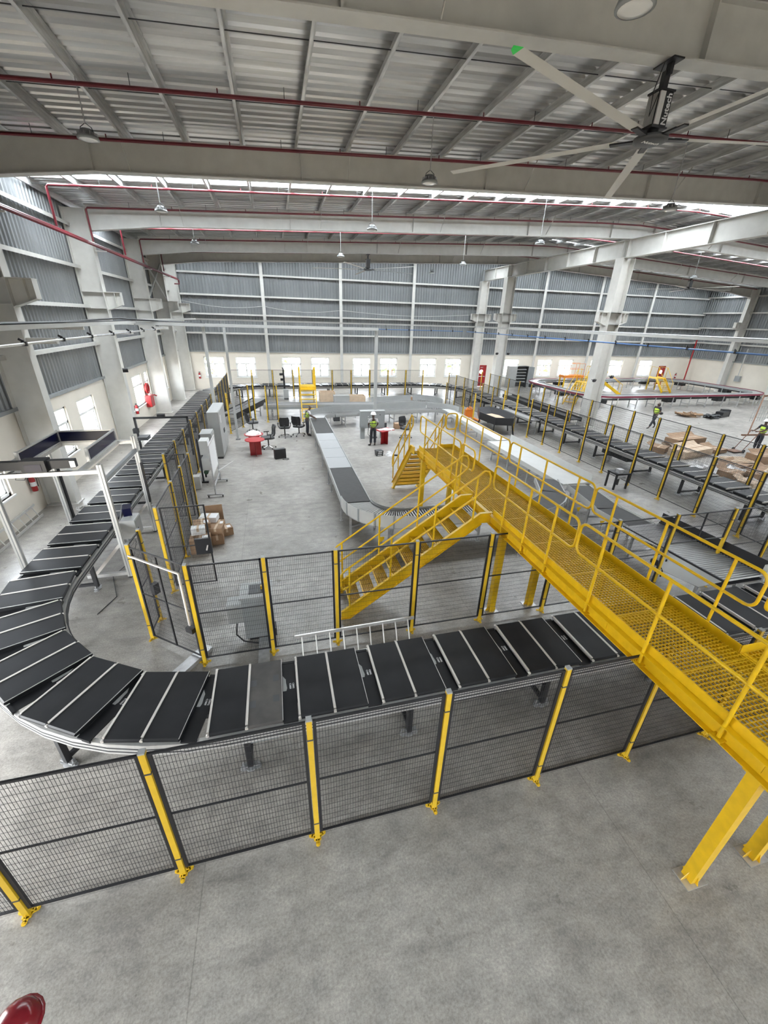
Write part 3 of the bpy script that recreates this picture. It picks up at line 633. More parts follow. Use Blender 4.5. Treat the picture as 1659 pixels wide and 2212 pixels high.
# drive boxes slung under the track
for sx, ln, lab in ((8.55, 1.9, 'linear_motor'), (12.4, 0.5, 'control_box'), (29.0, 1.6, 'linear_motor'), (41.0, 1.6, 'linear_motor'), (70, 1.6, 'linear_motor'), (84, 1.6, 'linear_motor')):
    x, y, a, _, _ = loop_at(sx)
    mb = MB(); mb.box(-ln / 2, ln / 2, -0.42, 0.42, 0.40, 0.62)
    for k in range(int(ln / 0.1)): mb.box(-ln / 2 + k * 0.1 + 0.02, -ln / 2 + k * 0.1 + 0.05, -0.44, 0.44, 0.44, 0.60)
    put(lab, mb.mesh(lab, M_BLK if lab == 'linear_motor' else M_MGREY), srt, (x - SX0, y - SY0, 0), a)
MOT = MB().box(-0.16, 0.16, -0.14, 0.14, 0.58, 0.76).box(-0.11, 0.11, -0.2, -0.14, 0.61, 0.73).mesh('pickup_box', M_BLK)
for sx in (31.6, 33.6): 
    x, y, a, _, _ = loop_at(sx); put('pickup_box', MOT, srt, (x + 0.68 - SX0, y - SY0, 0), a)

# carriages: two cross belts, bright dividers, a sunken link plate with its number
def carriage_meshes():
    R = 0.018
    def belt(x0, x1, m, nm):
        mb = MB(); y = 0.56; prof = [(-y - 0.018, 0.905), (-y - 0.018, 0.932), (-y, 0.95), (y, 0.95), (y + 0.018, 0.932), (y + 0.018, 0.905), (y, 0.89), (-y, 0.89)]
        mb.prism([(x0, p, z) for p, z in prof], (x1 - x0, 0, 0)); return mb.mesh(nm, m)
    d = {}
    d['belt1'] = belt(-0.568, -0.108, M_BELT, 'cross_belt'); d['belt2'] = belt(-0.068, 0.392, M_BELT, 'cross_belt'); d['dusty'] = belt(-0.068, 0.392, M_BELTD, 'cross_belt')
    mb = MB(); mb.box(-0.600, -0.571, -0.54, 0.54, 0.90, 0.957)
    for sg in (-1, 1): mb.cyl((-0.585, sg * 0.555, 0.925), (-0.585, sg * 0.585, 0.925), 0.022, 8)
    d['strip1'] = mb.mesh('divider_strip', M_ALUW)
    mb = MB(); mb.box(-0.105, -0.071, -0.54, 0.54, 0.90, 0.957)
    for sg in (-1, 1): mb.cyl((-0.088, sg * 0.555, 0.925), (-0.088, sg * 0.585, 0.925), 0.022, 8)
    d['strip2'] = mb.mesh('divider_strip', M_ALUW)
    d['edge'] = MB().box(0.393, 0.400, -0.57, 0.57, 0.943, 0.953).mesh('edge_strip', M_ALU)
    mb = MB(); mb.box(0.40, 0.604, -0.52, 0.52, 0.862, 0.874).box(0.40, 0.604, -0.565, -0.52, 0.83, 0.88).box(0.40, 0.604, 0.52, 0.565, 0.83, 0.88).box(-0.6, 0.40, -0.52, 0.52, 0.83, 0.888); d['plate'] = mb.mesh('link_plate', M_BELT)
    d['tab'] = MB().prism([(0.405, -0.02, 0.8745), (0.455, -0.02, 0.8745), (0.468, 0.03, 0.8745), (0.455, 0.13, 0.8745), (0.452, 0.20, 0.8745), (0.405, 0.28, 0.8745)], (0, 0, 0.003)).mesh('grey_tab', M_LGREY)
    return d
CM = carriage_meshes()
NUM = [text_mesh('C1009', 0.040, M_PAPER, bold=0.0008), text_mesh('C0092', 0.040, M_PAPER, bold=0.0008)]
NC = 80; PITCH_C = LOOP / NC
# phase: a divider sits at world x = -0.07 on the near run
w_run = SX1 - SX0 - 2 * SR
s_ref = (SX1 - SR) - (-0.07 + 0.60)          # arc length of that carriage centre
names = {0: 'near run', 1: 'near-left bend', 2: 'left run', 3: 'far-left bend', 4: 'far run', 5: 'far-right bend', 6: 'right run', 7: 'near-right bend'}
start = {0: 'right', 1: 'near end', 2: 'near end', 3: 'left', 4: 'left', 5: 'far end', 6: 'far end', 7: 'far end'}
cnt = {}
order = sorted(range(NC), key=lambda i: (s_ref + i * PITCH_C) % LOOP)
for i in order:
    x, y, a, seg, ss = loop_at(s_ref + i * PITCH_C)
    cnt[seg] = cnt.get(seg, 0) + 1
    t = thing('sorter_carriage', 'black twin-belt sorter carriage on the %s, %s counted from its %s' % (names[seg], ORD[cnt[seg] - 1], start[seg]), 'carriage', (x, y, 0), a + PI, 'sorter carriages')
    dusty = (i == 1)
    put('cross_belt', CM['belt1'], t)
    b2 = put('cross_belt', CM['dusty'] if dusty else CM['belt2'], t)
    if dusty:
        b2['label'] = 'dusty brown-grey belt with dark square patches'
        for px_, py_ in ((-0.03, 0.16), (0.30, 0.20), (-0.03, -0.22), (0.30, -0.18)): put('dark_patch', MB().box(px_ - 0.035, px_ + 0.055, py_ - 0.06, py_ + 0.06, 0.9503, 0.9508).mesh('dark_patch', M_DGREY), b2)
    put('divider_strip', CM['strip1'], t); put('divider_strip', CM['strip2'], t); put('edge_strip', CM['edge'], t)
    p = put('link_plate', CM['plate'], t)
    if seg in (0, 1, 2, 6, 7):
        put('grey_tab', CM['tab'], p)
        for k in (0, 1):
            n_ = put('lettering', NUM[k], p, (0.515 + 0.046 * k, 0.06, 0.8755), -PI / 2)
# ================================================================ safety fencing
FH = 2.2
_pm = MB().box(-0.03, 0.03, -0.03, 0.03, 0.012, FH).mesh('post', M_YELP)
_cap = MB().box(-0.031, 0.031, -0.031, 0.031, FH, FH + 0.02).mesh('post_cap', M_LGREY)
_clip = MB().box(-0.034, 0.034, -0.034, 0.034, -0.01, 0.01).mesh('post_clip', M_DGREY)
mb = MB(); mb.box(-0.045, 0.045, -0.045, 0.045, 0, 0.012)
for a in (-PI / 2, 0.35, PI - 0.35):
    c_, s_ = math.cos(a), math.sin(a)
    mb.bar((0.03 * c_, 0.03 * s_, 0.006), (0.075 * c_, 0.075 * s_, 0.006), 0.05, 0.012).cyl((0.085 * c_, 0.085 * s_, 0.0), (0.085 * c_, 0.085 * s_, 0.012), 0.026, 10).cyl((0.085 * c_, 0.085 * s_, 0.012), (0.085 * c_, 0.085 * s_, 0.026), 0.011, 6)
    mb.prism([(0.025 * c_, 0.025 * s_, 0.012), (0.06 * c_, 0.06 * s_, 0.012), (0.025 * c_, 0.025 * s_, 0.06)], (0.005 * s_, -0.005 * c_, 0))
_foot = mb.mesh('foot_plate', M_YELP)
_pc = {}
def panel_meshes(w, z0, z1, bars=0, mid=True, step=0.0325):
    key = (round(w, 2), z0, z1, bars, mid)
    if key in _pc: return _pc[key]
    fr = MB(); h = w / 2
    fr.box(-h, -h + 0.036, -0.014, 0.014, z0, z1).box(h - 0.036, h, -0.012, 0.012, z0, z1).box(-h, h, -0.012, 0.012, z1 - 0.025, z1).box(-h, h, -0.012, 0.012, z0, z0 + 0.02)
    zm = (z0 + z1) / 2 + 0.02
    if mid: fr.box(-h, h, -0.009, 0.009, zm - 0.008, zm + 0.008)
    for k in range(bars): u = -h + (k + 1) * w / (bars + 1); fr.box(u - 0.015, u + 0.015, -0.012, 0.012, z0, z1)
    wm = MB(); n = int(w / step); r = 0.0024
    def wire(p, q): wm.tube([p, q], r, 3, smooth=False, cap=False)
    for k in range(1, n): u = -h + k * w / n; wire((u, 0, z0), (u, 0, z1))
    m = int((z1 - z0) / 0.10)
    for k in range(1, m): z = z0 + k * (z1 - z0) / m; wire((-h, 0.003, z), (h, 0.003, z))
    _pc[key] = (fr.mesh('panel_frame', M_BLK), wm.mesh('wire_mesh', M_BLK)); return _pc[key]
def fence(label, pts, panels=None, g=None, skip_posts=()):
    """pts: post positions; panels: dict index -> (z0, z1, bars) or None for an open bay"""
    t = thing('safety_fence', label, 'fence', (pts[0][0], pts[0][1], 0), group=g); o = V(pts[0][0], pts[0][1], 0)
    for i, (x, y) in enumerate(pts):
        if i in skip_posts: continue
        j = min(i, len(pts) - 2); d = V(*pts[j + 1], 0) - V(*pts[j], 0); rz = math.atan2(d.y, d.x)
        p = put('post', _pm, t, V(x, y, 0) - o, rz); put('post_cap', _cap, p); put('post_clip', _clip, p, (0, 0, 1.91)); put('post_clip', _clip, p, (0, 0, 0.35)); put('foot_plate', _foot, p)
    for i in range(len(pts) - 1):
        spec = (0.12, FH - 0.02, 0) if panels is None or i not in panels else panels[i]
        if spec is None: continue
        a, b = V(*pts[i], 0), V(*pts[i + 1], 0); d = b - a; rz = math.atan2(d.y, d.x)
        fr, wm = panel_meshes(d.length - 0.075, *spec)
        f_ = put('panel_frame', fr, t, (a + b) / 2 - o, rz); stuff(put('wire_mesh', wm, f_))
    return t
def runx(x0, step, n, y): return [(x0 + step * i, y) for i in range(n)]
def runy(x, y0, step, n): return [(x, y0 + step * i) for i in range(n)]
fence('long yellow and black mesh fence closest to the camera, along the near sorter run', runx(-4.685, 1.5765, 10, 2.965))
fence('yellow and black mesh fence behind the near sorter run, passing under the walkway', [(-1.74, 6.345), (-0.475, 6.345), (0.80, 6.345), (2.375, 6.345), (3.96, 6.345), (5.54, 6.345), (7.03, 6.345), (8.63, 6.345), (10.35, 6.345), (11.93, 6.345), (14.0, 6.345)], {7: (1.42, 2.18, 1), 6: (0.12, 2.18, 0)})
fence('short fence with opened gate side, along the boxes left of the near fence', [(-2.86, 7.27), (-2.83, 7.85)], None)
fence('mesh fence run by the cardboard boxes, parallel to the left sorter', [(-2.77, 8.87), (-2.77, 10.45), (-2.77, 11.63), (-2.77, 12.85)])
fence('short cross fence joining the two left fence runs beyond the gantry', [(-3.45, 12.86), (-2.83, 12.86)], {0: (0.12, 2.18, 1)}, skip_posts=(0, 1))
fence('long mesh fence beside the left sorter run, reaching to the far end', runy(-3.45, 12.86, 1.53, 14), None)
fence('mesh fence in front of the far sorter run below the windows', runx(-3.4, 1.58, 11, 34.75))
fence('mesh fence on the inner side of the right sorter run', runy(14.0, 6.72, 1.535, 18), {9: None, 10: None})
fence('mesh fence on the outer side of the right sorter run', runy(17.45, 1.5, 1.535, 22), {20: None})
fence('short mesh fence between the far roller bend and the black hopper', [(11.5, 27.2), (11.5, 25.7), (11.5, 24.2), (11.5, 22.7)], {0: (0.12, 2.18, 1), 2: (1.2, 2.18, 1)})
fence('mesh fence beside the inclined belt at the far left', [(-2.68, 23.75), (-2.1, 25.2), (-1.75, 26.7), (-1.45, 27.0), (-0.69, 26.3), (-0.03, 26.4)], {3: None, 4: (0.12, 2.18, 0)})

# interlocked gates
def gate(name, label, a, b, z0=0.12, z1=2.18, bars=1, extra=None):
    a, b = V(*a, 0), V(*b, 0); d = b - a; rz = math.atan2(d.y, d.x)
    t = thing(name, label, 'gate', (a + b) / 2, rz)
    fr, wm = panel_meshes(d.length - 0.06, z0, z1, bars); f_ = put('panel_frame', fr, t); stuff(put('wire_mesh', wm, f_)); return t, d.length
t, L = gate('fence_gate', 'closed angled mesh gate with a white strut across its corner', (-2.83, 7.22), (-1.77, 6.39))
MB().tube([(-L / 2 + 0.02, -0.05, 2.02), (L / 2 - 0.10, -0.05, 2.0), (L / 2 - 0.10, -0.05, 0.88)], 0.022, 8).build('closer_strut', M_ALUW, t, True)
MB().cbox((L / 2 - 0.08, -0.06, 0.80), (0.16, 0.10, 0.10)).build('lock_box', M_BLK, t, True)
MB().cbox((-L / 2 + 0.30, 0.10, 1.30), (0.10, 0.12, 0.22)).cyl((-L / 2 + 0.3, 0.1, 1.25), (-L / 2 + 0.05, 0.3, 1.0), 0.008, 5).build('interlock_switch', M_BLK, t, True)
t, L = gate('fence_gate', 'opened mesh gate leaf with a black lock plate, in front of cardboard boxes', (-2.72, 8.87), (-1.74, 8.87), 0.15, 2.19, 0)
MB().box(L / 2 - 0.37, L / 2 - 0.02, -0.03, 0.03, 0.95, 1.35).build('lock_plate', M_BLK, t, True)
MB().bar((L / 2 - 0.14, -0.04, 1.05), (L / 2 - 0.10, -0.04, 1.18), 0.03, 0.02, (0, 1, 0)).build('lock_handle', M_ALUW, t, True)

# ================================================================ yellow crossover walkway
WX0, WX1, WY0, WY1, WZ = 4.32, 5.48, -0.6, 12.0, 2.27
wk = thing('crossover_walkway', 'yellow steel crossover walkway with mesh deck, handrails and two stairs', 'walkway', (4.9, 6, 0)); WO = V(4.9, 6, 0)
# deck: gratings of 1.05 m
n = 12; pl = (WY1 - WY0) / n
g = MB(); x = WX0 + 0.03
k = 0
while x < WX1: g.box(x - 0.003, x + 0.003, 0.006, pl - 0.006, WZ - 0.022, WZ); x += 0.058
y = 0.02
while y < pl: g.box(WX0, WX1, y - 0.003, y + 0.003, WZ - 0.028, WZ + 0.001); y += 0.0525
g.box(WX0, WX1, 0.0, 0.006, WZ - 0.03, WZ + 0.001).box(WX0, WX1, pl - 0.006, pl, WZ - 0.03, WZ + 0.001)
g.v = [(a - WO.x, b, c) for a, b, c in g.v]; gme = g.mesh('deck_grating', M_YELD)
for i in range(n): stuff(put('deck_grating', gme, wk, (0, WY0 + i * pl - WO.y, 0)))
for i in range(0, n + 1, 2):
    yy = min(max(WY0 + i * pl, WY0 + 0.05), WY1 - 0.05)
    MB().box(WX0 - 0.03, WX1 + 0.03, yy - 0.03, yy + 0.03, WZ - 0.18, WZ - 0.035).build('cross_member', M_YEL, wk)
def cchan(mb, x, sg, y0, y1):
    a, b = sorted((x, x + sg * 0.008)); mb.box(a, b, y0, y1, 2.05, WZ - 0.005)
    a, b = sorted((x, x - sg * 0.075)); mb.box(a, b, y0, y1, 2.05, 2.06).box(a, b, y0, y1, WZ - 0.015, WZ - 0.005)
mb = MB(); cchan(mb, 4.30, 1, WY0, WY1); mb.build('side_channel', M_YEL, wk)
mb = MB(); cchan(mb, 5.50, -1, WY0, WY1); mb.build('side_channel', M_YEL, wk)
MB().box(WX0 - 0.06, WX1 + 0.06, WY1 - 0.01, WY1, 2.05, WZ).build('end_channel', M_YEL, wk)
for x, y0, y1 in ((4.315, WY0, 7.02), (4.315, 8.06, WY1), (5.485, 2.66, WY1)):
    MB().box(x - 0.005, x + 0.005, y0, y1, WZ - 0.01, WZ + 0.115).build('toe_board', M_YEL, wk)
MB().box(5.0, 5.49, WY1 - 0.02, WY1 - 0.01, WZ, WZ + 0.115).build('toe_board', M_YEL, wk)
def rail_loop(x, y0, y1, posts, z0=2.87, z1=3.37, pz=2.10, parent=wk, axis='y'):
    """top and knee rail bent into one closed loop, with posts"""
    r = 0.12; rr = 0.021; pts = []
    for cu, cz, a0 in ((y1 - r, z1 - r, 0), (y0 + r, z1 - r, PI / 2), (y0 + r, z0 + r, PI), (y1 - r, z0 + r, 1.5 * PI)):
        for k in range(6): a = a0 + k * PI / 10; pts.append((cu + r * math.cos(a), cz + r * math.sin(a)))
    P = (lambda u, z: (x, u, z)) if axis == 'y' else (lambda u, z: (u, x, z))
    h = MB().tube([P(u, z) for u, z in pts], rr, 10, closed=True).build('handrail', M_YEL, parent)
    for u in posts:
        p = MB().cyl(P(u, pz), P(u, z1 - 0.01), 0.021, 10).build('rail_post', M_YEL, h)
        b = MB(); a_ = P(u, pz); b.box(a_[0] - 0.05, a_[0] + 0.05, a_[1] - 0.05, a_[1] + 0.05, pz - 0.035, pz + 0.005); b.v = b.v
        MB().cbox((a_[0], a_[1], pz - 0.012), (0.10, 0.12, 0.012)).build('rail_clamp', M_YEL, h)
LX, RX = 4.255, 5.545
for y0, y1, ps in ((-0.55, 4.46, (-0.2, 0.83, 1.87, 2.93, 3.97)), (4.50, 7.10, (5.05, 5.78, 6.54)), (8.84, 11.85, (9.27, 10.31, 11.37)), (8.06, 8.78, (8.70,))): rail_loop(LX, y0, y1, ps)
for y0, y1, ps in ((2.76, 5.69, (3.16, 4.19, 5.20)), (5.72, 8.70, (6.17, 7.22, 8.25)), (8.75, 11.76, (9.22, 10.24, 11.29))): rail_loop(RX, y0, y1, ps, pz=2.20)
rail_loop(12.02, 5.18, 5.56, (5.52,), axis='x', pz=2.2)
# side landing turning off to the right
g = MB(); x = 5.52
while x < 7.5: g.box(x - 0.003, x + 0.003, 1.30, 2.64, WZ - 0.03, WZ); x += 0.058
y = 1.32
while y < 2.64: g.box(5.49, 7.5, y - 0.003, y + 0.003, WZ - 0.028, WZ + 0.001); y += 0.0525
stuff(g.build('deck_grating', M_YELD, wk))
for y in (1.28, 2.65): MB().box(5.49, 7.5, y - 0.005, y + 0.005, 2.05, WZ + 0.115).build('side_channel', M_YEL, wk)
rail_loop(2.70, 5.62, 7.45, (6.0, 7.1), axis='x', pz=2.2); rail_loop(1.24, 5.62, 7.45, (6.0, 7.1), axis='x', pz=2.2)
# legs
def wleg(x, y):
    mb = MB(); mb.box(x - 0.065, x + 0.065, y - 0.065, y + 0.065, 0.015, 2.05); l = mb.build('leg', M_YEL, wk)
    MB().box(x - 0.15, x + 0.15, y - 0.11, y + 0.11, 0, 0.015).build('base_plate', M_GALV, l)
    mb = MB()
    for dx, dy in ((1, 0), (-1, 0), (0, 1), (0, -1)):
        mb.prism([(x + dx * 0.065 + dy * 0.004, y + dy * 0.065 + dx * 0.004, 0.015), (x + dx * (0.14 if dx else 0.10) + dy * 0.004, y + dy * 0.10 + dx * 0.004, 0.015), (x + dx * 0.065 + dy * 0.004, y + dy * 0.065 + dx * 0.004, 0.14)], (-0.008 * dy, -0.008 * dx, 0))
    mb.build('gusset', M_YEL, l)
    MB().box(x - 0.09, x + 0.09, y - 0.14, y + 0.14, 2.03, 2.05).box(x - 0.012, x + 0.012, y - 0.13, y + 0.13, 1.90, 2.03).build('cap_plate', M_YEL, l)
for x, y in ((4.38, 1.50), (5.36, 1.50), (4.38, 6.60), (5.38, 6.62), (4.40, 11.75), (5.40, 11.75), (7.35, 1.4), (7.35, 2.5)): wleg(x, y)

def stair(label, o, rz, run, rise, width, nst, rail_sides=(0, 1)):
    """local: x runs down the flight from the deck edge (0,0,rise), y across"""
    t = bpy.data.objects.new('stair_flight', None); COL.objects.link(t); t.parent = wk; t.location = V(*o) - WO; t.rotation_euler = (0, 0, rz); t['label'] = label
    sl = rise / run
    for y in (0, width):
        mb = MB(); th = 0.012; mb.prism([(0, y - th / 2, rise - 0.20), (0, y - th / 2, rise + 0.06), (0.28, y - th / 2, rise + 0.06), (run + 0.02, y - th / 2, 0.20), (run + 0.02, y - th / 2, 0.0), (run - 0.16, y - th / 2, 0.0), (0.22, y - th / 2, rise - 0.20)], (0, th, 0))
        sgn = -1 if y == 0 else 1
        mb.bar((0.28, y + sgn * 0.03, rise + 0.055), (run + 0.02, y + sgn * 0.03, 0.20), 0.06, 0.01); mb.bar((0.22, y + sgn * 0.03, rise - 0.195), (run - 0.16, y + sgn * 0.03, 0.005), 0.06, 0.01)
        mb.bar((0.0, y + sgn * 0.03, rise + 0.055), (0.28, y + sgn * 0.03, rise + 0.055), 0.06, 0.01)
        mb.build('stringer', M_YEL, t, True)
        MB().box(run - 0.16, run + 0.04, y - 0.05, y + 0.05, 0, 0.01).build('foot_plate', M_YEL, t, True)
    for k in range(1, nst):
        z = rise - k * rise / nst; x = 0.10 + (k - 0.5) * (run - 0.1) / nst
        g = MB(); yy = 0.02
        while yy < width - 0.01: g.box(x, x + 0.27, yy - 0.0025, yy + 0.0025, z - 0.03, z); yy += 0.05
        for q in range(7): g.box(x + q * 0.044, x + q * 0.044 + 0.005, 0.01, width - 0.01, z - 0.028, z + 0.001)
        tr = stuff(g.build('tread', M_YELD, t, True))
        MB().box(x + 0.265, x + 0.285, 0.01, width - 0.01, z - 0.035, z + 0.003).box(x, x + 0.006, 0.01, width - 0.01, z - 0.03, z).build('tread_nosing', M_YEL, tr, True)
    for i, y in ((0, -0.05), (1, width + 0.05)):
        if i not in rail_sides: continue
        zt = lambda x: rise + 1.02 - (x - 0.30) * sl if x > 0.3 else rise + 1.02
        zk = lambda x: zt(x) - 0.46
        xe = run - 0.02
        pts = [(0.16, y, rise + 0.72), (0.17, y, rise + 0.90), (0.22, y, rise + 1.0), (0.32, y, rise + 1.02), (0.42, y, zt(0.42)), (xe - 0.05, y, zt(xe - 0.05)), (xe + 0.03, y, zt(xe) - 0.05), (xe + 0.04, y, zt(xe) - 0.15), (xe + 0.04, y, zk(xe) + 0.12), (xe, y, zk(xe) + 0.02), (xe - 0.08, y, zk(xe - 0.08)), (0.5, y, zk(0.5)), (0.28, y, zk(0.3) + 0.05)]
        h = MB().tube(pts, 0.021, 10, closed=True).build('handrail', M_YEL, t, True)
        for x in (0.45, run * 0.40, run * 0.68, run * 0.95): MB().cyl((x, y, zt(x) - 1.0), (x, y, zt(x)), 0.021, 10).build('rail_post', M_YEL, h, True)
stair('yellow stair of mesh treads going down to the left behind the fence', (4.28, 8.0, 0), PI, 3.28, 2.27, 0.95, 10)
stair('yellow stair at the far end, seen from behind its mesh treads', (5.16, 12.0, 0), PI / 2, 2.36, 2.27, 1.0, 10)
# ================================================================ conveyors inside the loop
def conv(name, label, p, q, width, z, kind, legs=(), guard=(0, 0), rail_m=None, depth=0.16, zq=None, gm=None, pitch=0.085):
    """straight conveyor from p to q (centre line); local x along, y to the left"""
    rail_m = rail_m or M_LGREY; gm = gm or M_LGREY
    p, q = V(*p, 0), V(*q, 0); d = q - p; L = d.length; rz = math.atan2(d.y, d.x); zq = z if zq is None else zq
    t = thing(name, label, 'conveyor', p, rz); h = width / 2; sl = (zq - z) / L
    Z = lambda x: z + sl * x
    def bx(mb, x0, x1, y0, y1, a, b): mb.hexa([(x0, y0, Z(x0) + a), (x1, y0, Z(x1) + a), (x1, y1, Z(x1) + a), (x0, y1, Z(x0) + a), (x0, y0, Z(x0) + b), (x1, y0, Z(x1) + b), (x1, y1, Z(x1) + b), (x0, y1, Z(x0) + b)]); return mb
    for sg in (-1, 1):
        a, b = sorted((sg * h, sg * (h - 0.035))); bx(MB(), 0, L, a, b, -depth, 0.025).build('side_rail', rail_m, t, True)
    if kind in ('belt', 'slat'):
        m = M_BELTC if kind == 'belt' else M_SLAT
        if kind == 'belt': bx(MB(), 0.01, L - 0.01, -h + 0.04, h - 0.04, -0.06, 0.0).build('belt', m, t, True)
        else:
            n = max(1, round(L / 1.35))
            for k in range(n): bx(MB(), k * L / n + 0.012, (k + 1) * L / n - 0.012, -h + 0.04, h - 0.04, -0.06, 0.0).build('slat_module', m, t, True)
    elif kind == 'white': bx(MB(), 0.01, L - 0.01, -h + 0.04, h - 0.04, -0.06, 0.0).build('belt', M_WHITEP, t, True)
    elif kind == 'grey': bx(MB(), 0.01, L - 0.01, -h + 0.04, h - 0.04, -0.06, 0.0).build('belt', M_GBELT, t, True)
    else:
        bx(MB(), 0.01, L - 0.01, -h + 0.04, h - 0.04, -0.13, -0.10).build('gap_shade_sheet', M_BLK, t, True)  # black sheet added to paint the shade in the gaps between rollers
        n = int(L / pitch); me = MB().cyl((0, -h + 0.04, -0.03), (0, h - 0.04, -0.03), 0.027, 8).mesh('roller', M_ROLL)
        for k in range(n): x = (k + 0.5) * L / n; put('roller', me, t, (x, 0, Z(x)))
    for sg, gh in ((1, guard[0]), (-1, guard[1])):
        if gh: a, b = sorted((sg * (h + 0.002), sg * (h + 0.014))); bx(MB(), 0, L, a, b, -0.10, gh).build('side_guard', gm, t, True)
    for x in legs:
        mb = MB()
        for sg in (-1, 1): mb.box(x - 0.03, x + 0.03, sg * (h - 0.03) - 0.025, sg * (h - 0.03) + 0.025, 0.012, Z(x) - depth).box(x - 0.06, x + 0.06, sg * (h - 0.03) - 0.05, sg * (h - 0.03) + 0.05, 0, 0.012)
        mb.box(x - 0.02, x + 0.02, -h + 0.03, h - 0.03, 0.28, 0.33); mb.build('leg_frame', M_GALV, t, True)
    return t
M_BELTC = mat('charcoal conveyor belt', (0.040, 0.039, 0.038), 0.7, 0, 0.12, 8)
M_GBELT = mat('worn grey belt', (0.20, 0.195, 0.19), 0.65, 0, 0.12, 4)
M_SLAT = mat('ribbed slat bed', (0.35, 0.355, 0.355), 0.42, 0.2, 0.10, 30, stretch=(12, 0.2, 1))
M_ROLL = mat('zinc roller', (0.42, 0.42, 0.41), 0.34, 0.6)
def curve(name, label, c, rc, width, a0, a1, z, n_roll, guard_out=0.0, guard_in=0.0, kind='roller', legs=2, gm=None):
    t = thing(name, label, 'conveyor', (c[0], c[1], 0)); h = width / 2; N = 16; gm = gm or M_LGREY
    def band(r, w, zz0, zz1, nm, m):
        mb = MB(); vs = []; fs = []
        for i in range(N + 1):
            a = a0 + (a1 - a0) * i / N
            for rr, zz in ((r, zz0), (r + w, zz0), (r + w, zz1), (r, zz1)): vs.append((rr * math.cos(a), rr * math.sin(a), zz))
            if i:
                for k in range(4): l = (k + 1) % 4; fs.append(((i - 1) * 4 + k, (i - 1) * 4 + l, i * 4 + l, i * 4 + k))
        mb._add(vs, fs + [(0, 1, 2, 3), (4 * N + 3, 4 * N + 2, 4 * N + 1, 4 * N)]); return mb.build(nm, m, t, True)
    band(rc + h - 0.035, 0.035, z - 0.16, z + 0.025, 'side_rail', M_LGREY); band(rc - h, 0.035, z - 0.16, z + 0.025, 'side_rail', M_LGREY)
    if guard_out:
        band(rc + h + 0.002, 0.012, z - 0.12, z + guard_out, 'side_guard', gm)
        for k in range(1, 5): a = a0 + (a1 - a0) * k / 5; r = rc + h + 0.02; MB().bar((r * math.cos(a), r * math.sin(a), z - 0.14), (r * math.cos(a), r * math.sin(a), z + guard_out), 0.05, 0.03, (math.cos(a), math.sin(a), 0)).build('guard_post', M_MGREY, t, True)
    if guard_in: band(rc - h - 0.014, 0.012, z - 0.10, z + guard_in, 'side_guard', gm)
    if kind == 'roller':
        band(rc - h + 0.04, width - 0.08, z - 0.13, z - 0.10, 'gap_shade_sheet', M_BLK)  # dark sheet stands in for the shade between the bend's rollers
        me = MB().tube([(rc - h + 0.04, 0, -0.03), (rc + h - 0.04, 0, -0.03)], [0.020, 0.032], 8).mesh('roller', M_ROLL)
        for k in range(n_roll): a = a0 + (a1 - a0) * (k + 0.5) / n_roll; put('roller', me, t, (0, 0, z), a)
    else: band(rc - h + 0.04, width - 0.08, z - 0.06, z, 'belt', M_BELTC)
    for k in range(legs):
        a = a0 + (a1 - a0) * (k + 0.5) / legs; mb = MB()
        for r in (rc - h + 0.03, rc + h - 0.03): mb.box(r * math.cos(a) - 0.03, r * math.cos(a) + 0.03, r * math.sin(a) - 0.03, r * math.sin(a) + 0.03, 0, z - 0.15)
        mb.bar(((rc - h) * math.cos(a), (rc - h) * math.sin(a), 0.3), ((rc + h) * math.cos(a), (rc + h) * math.sin(a), 0.3), 0.04, 0.05); mb.build('leg_frame', M_GALV, t, True)
    return t
CZ = 0.80
conv('belt_conveyor', 'black belt section at the far end of the central conveyor, by the leaning worker', (2.15, 23.55), (2.15, 20.07), 0.93, CZ, 'belt', (0.4, 3.0))
conv('slat_conveyor', 'pale slatted middle of the central conveyor, in four modules', (2.15, 20.05), (2.15, 14.75), 0.93, CZ, 'slat', (0.5, 2.7, 4.9))
conv('belt_conveyor', 'black belt section of the central conveyor just before its near bend', (2.15, 14.73), (2.15, 11.45), 0.93, CZ, 'belt', (0.4, 2.9))
curve('roller_bend', 'roller bend with white side guards at the near end of the central conveyor', (3.45, 11.43), 1.30, 0.95, PI, 1.5 * PI, CZ, 26, 0.26, 0.08, gm=M_WHITEP, legs=2)
conv('roller_conveyor', 'roller conveyor with white side guard passing under the yellow stair', (3.45, 10.13), (7.4, 10.13), 0.95, CZ, 'roller', (0.6, 2.1, 3.5), (0.06, 0.22), gm=M_WHITEP)
curve('belt_bend', 'black belt spur curving up to the wide white conveyor', (7.4, 11.9), 1.77, 0.90, 1.5 * PI, 1.85 * PI, CZ, 0, 0.05, 0.05, 'belt', 1)
conv('belt_conveyor', 'short black belt joining the spur to the wide white conveyor', (8.95, 11.05), (9.52, 12.25), 0.85, CZ, 'belt', (0.5,))
conv('wide_conveyor', 'wide white conveyor with tall white side wall, right of the walkway', (10.36, 17.4), (10.36, 11.62), 1.22, CZ, 'white', (0.5, 2.0, 3.6, 5.2), (0.30, 0.0), gm=M_WHITEP, rail_m=M_WHITEP)
conv('belt_conveyor', 'narrow white conveyor upstream of the wide one, beyond the walkway', (10.80, 25.2), (10.62, 17.5), 0.68, CZ, 'white', (0.6, 2.4, 4.2, 6.0, 7.4), (0.0, 0.0), rail_m=M_WHITEP)
curve('roller_bend', 'roller bend at the far right of the far roller line', (9.62, 24.25), 1.18, 0.85, PI / 2, 0.0, CZ, 18, 0.30, 0.05)
conv('roller_conveyor', 'far roller conveyor with tall grey side wall behind the control desk', (3.25, 24.75), (9.62, 25.43), 0.90, CZ, 'roller', (0.6, 2.2, 3.8, 5.4), (0.32, 0.05))
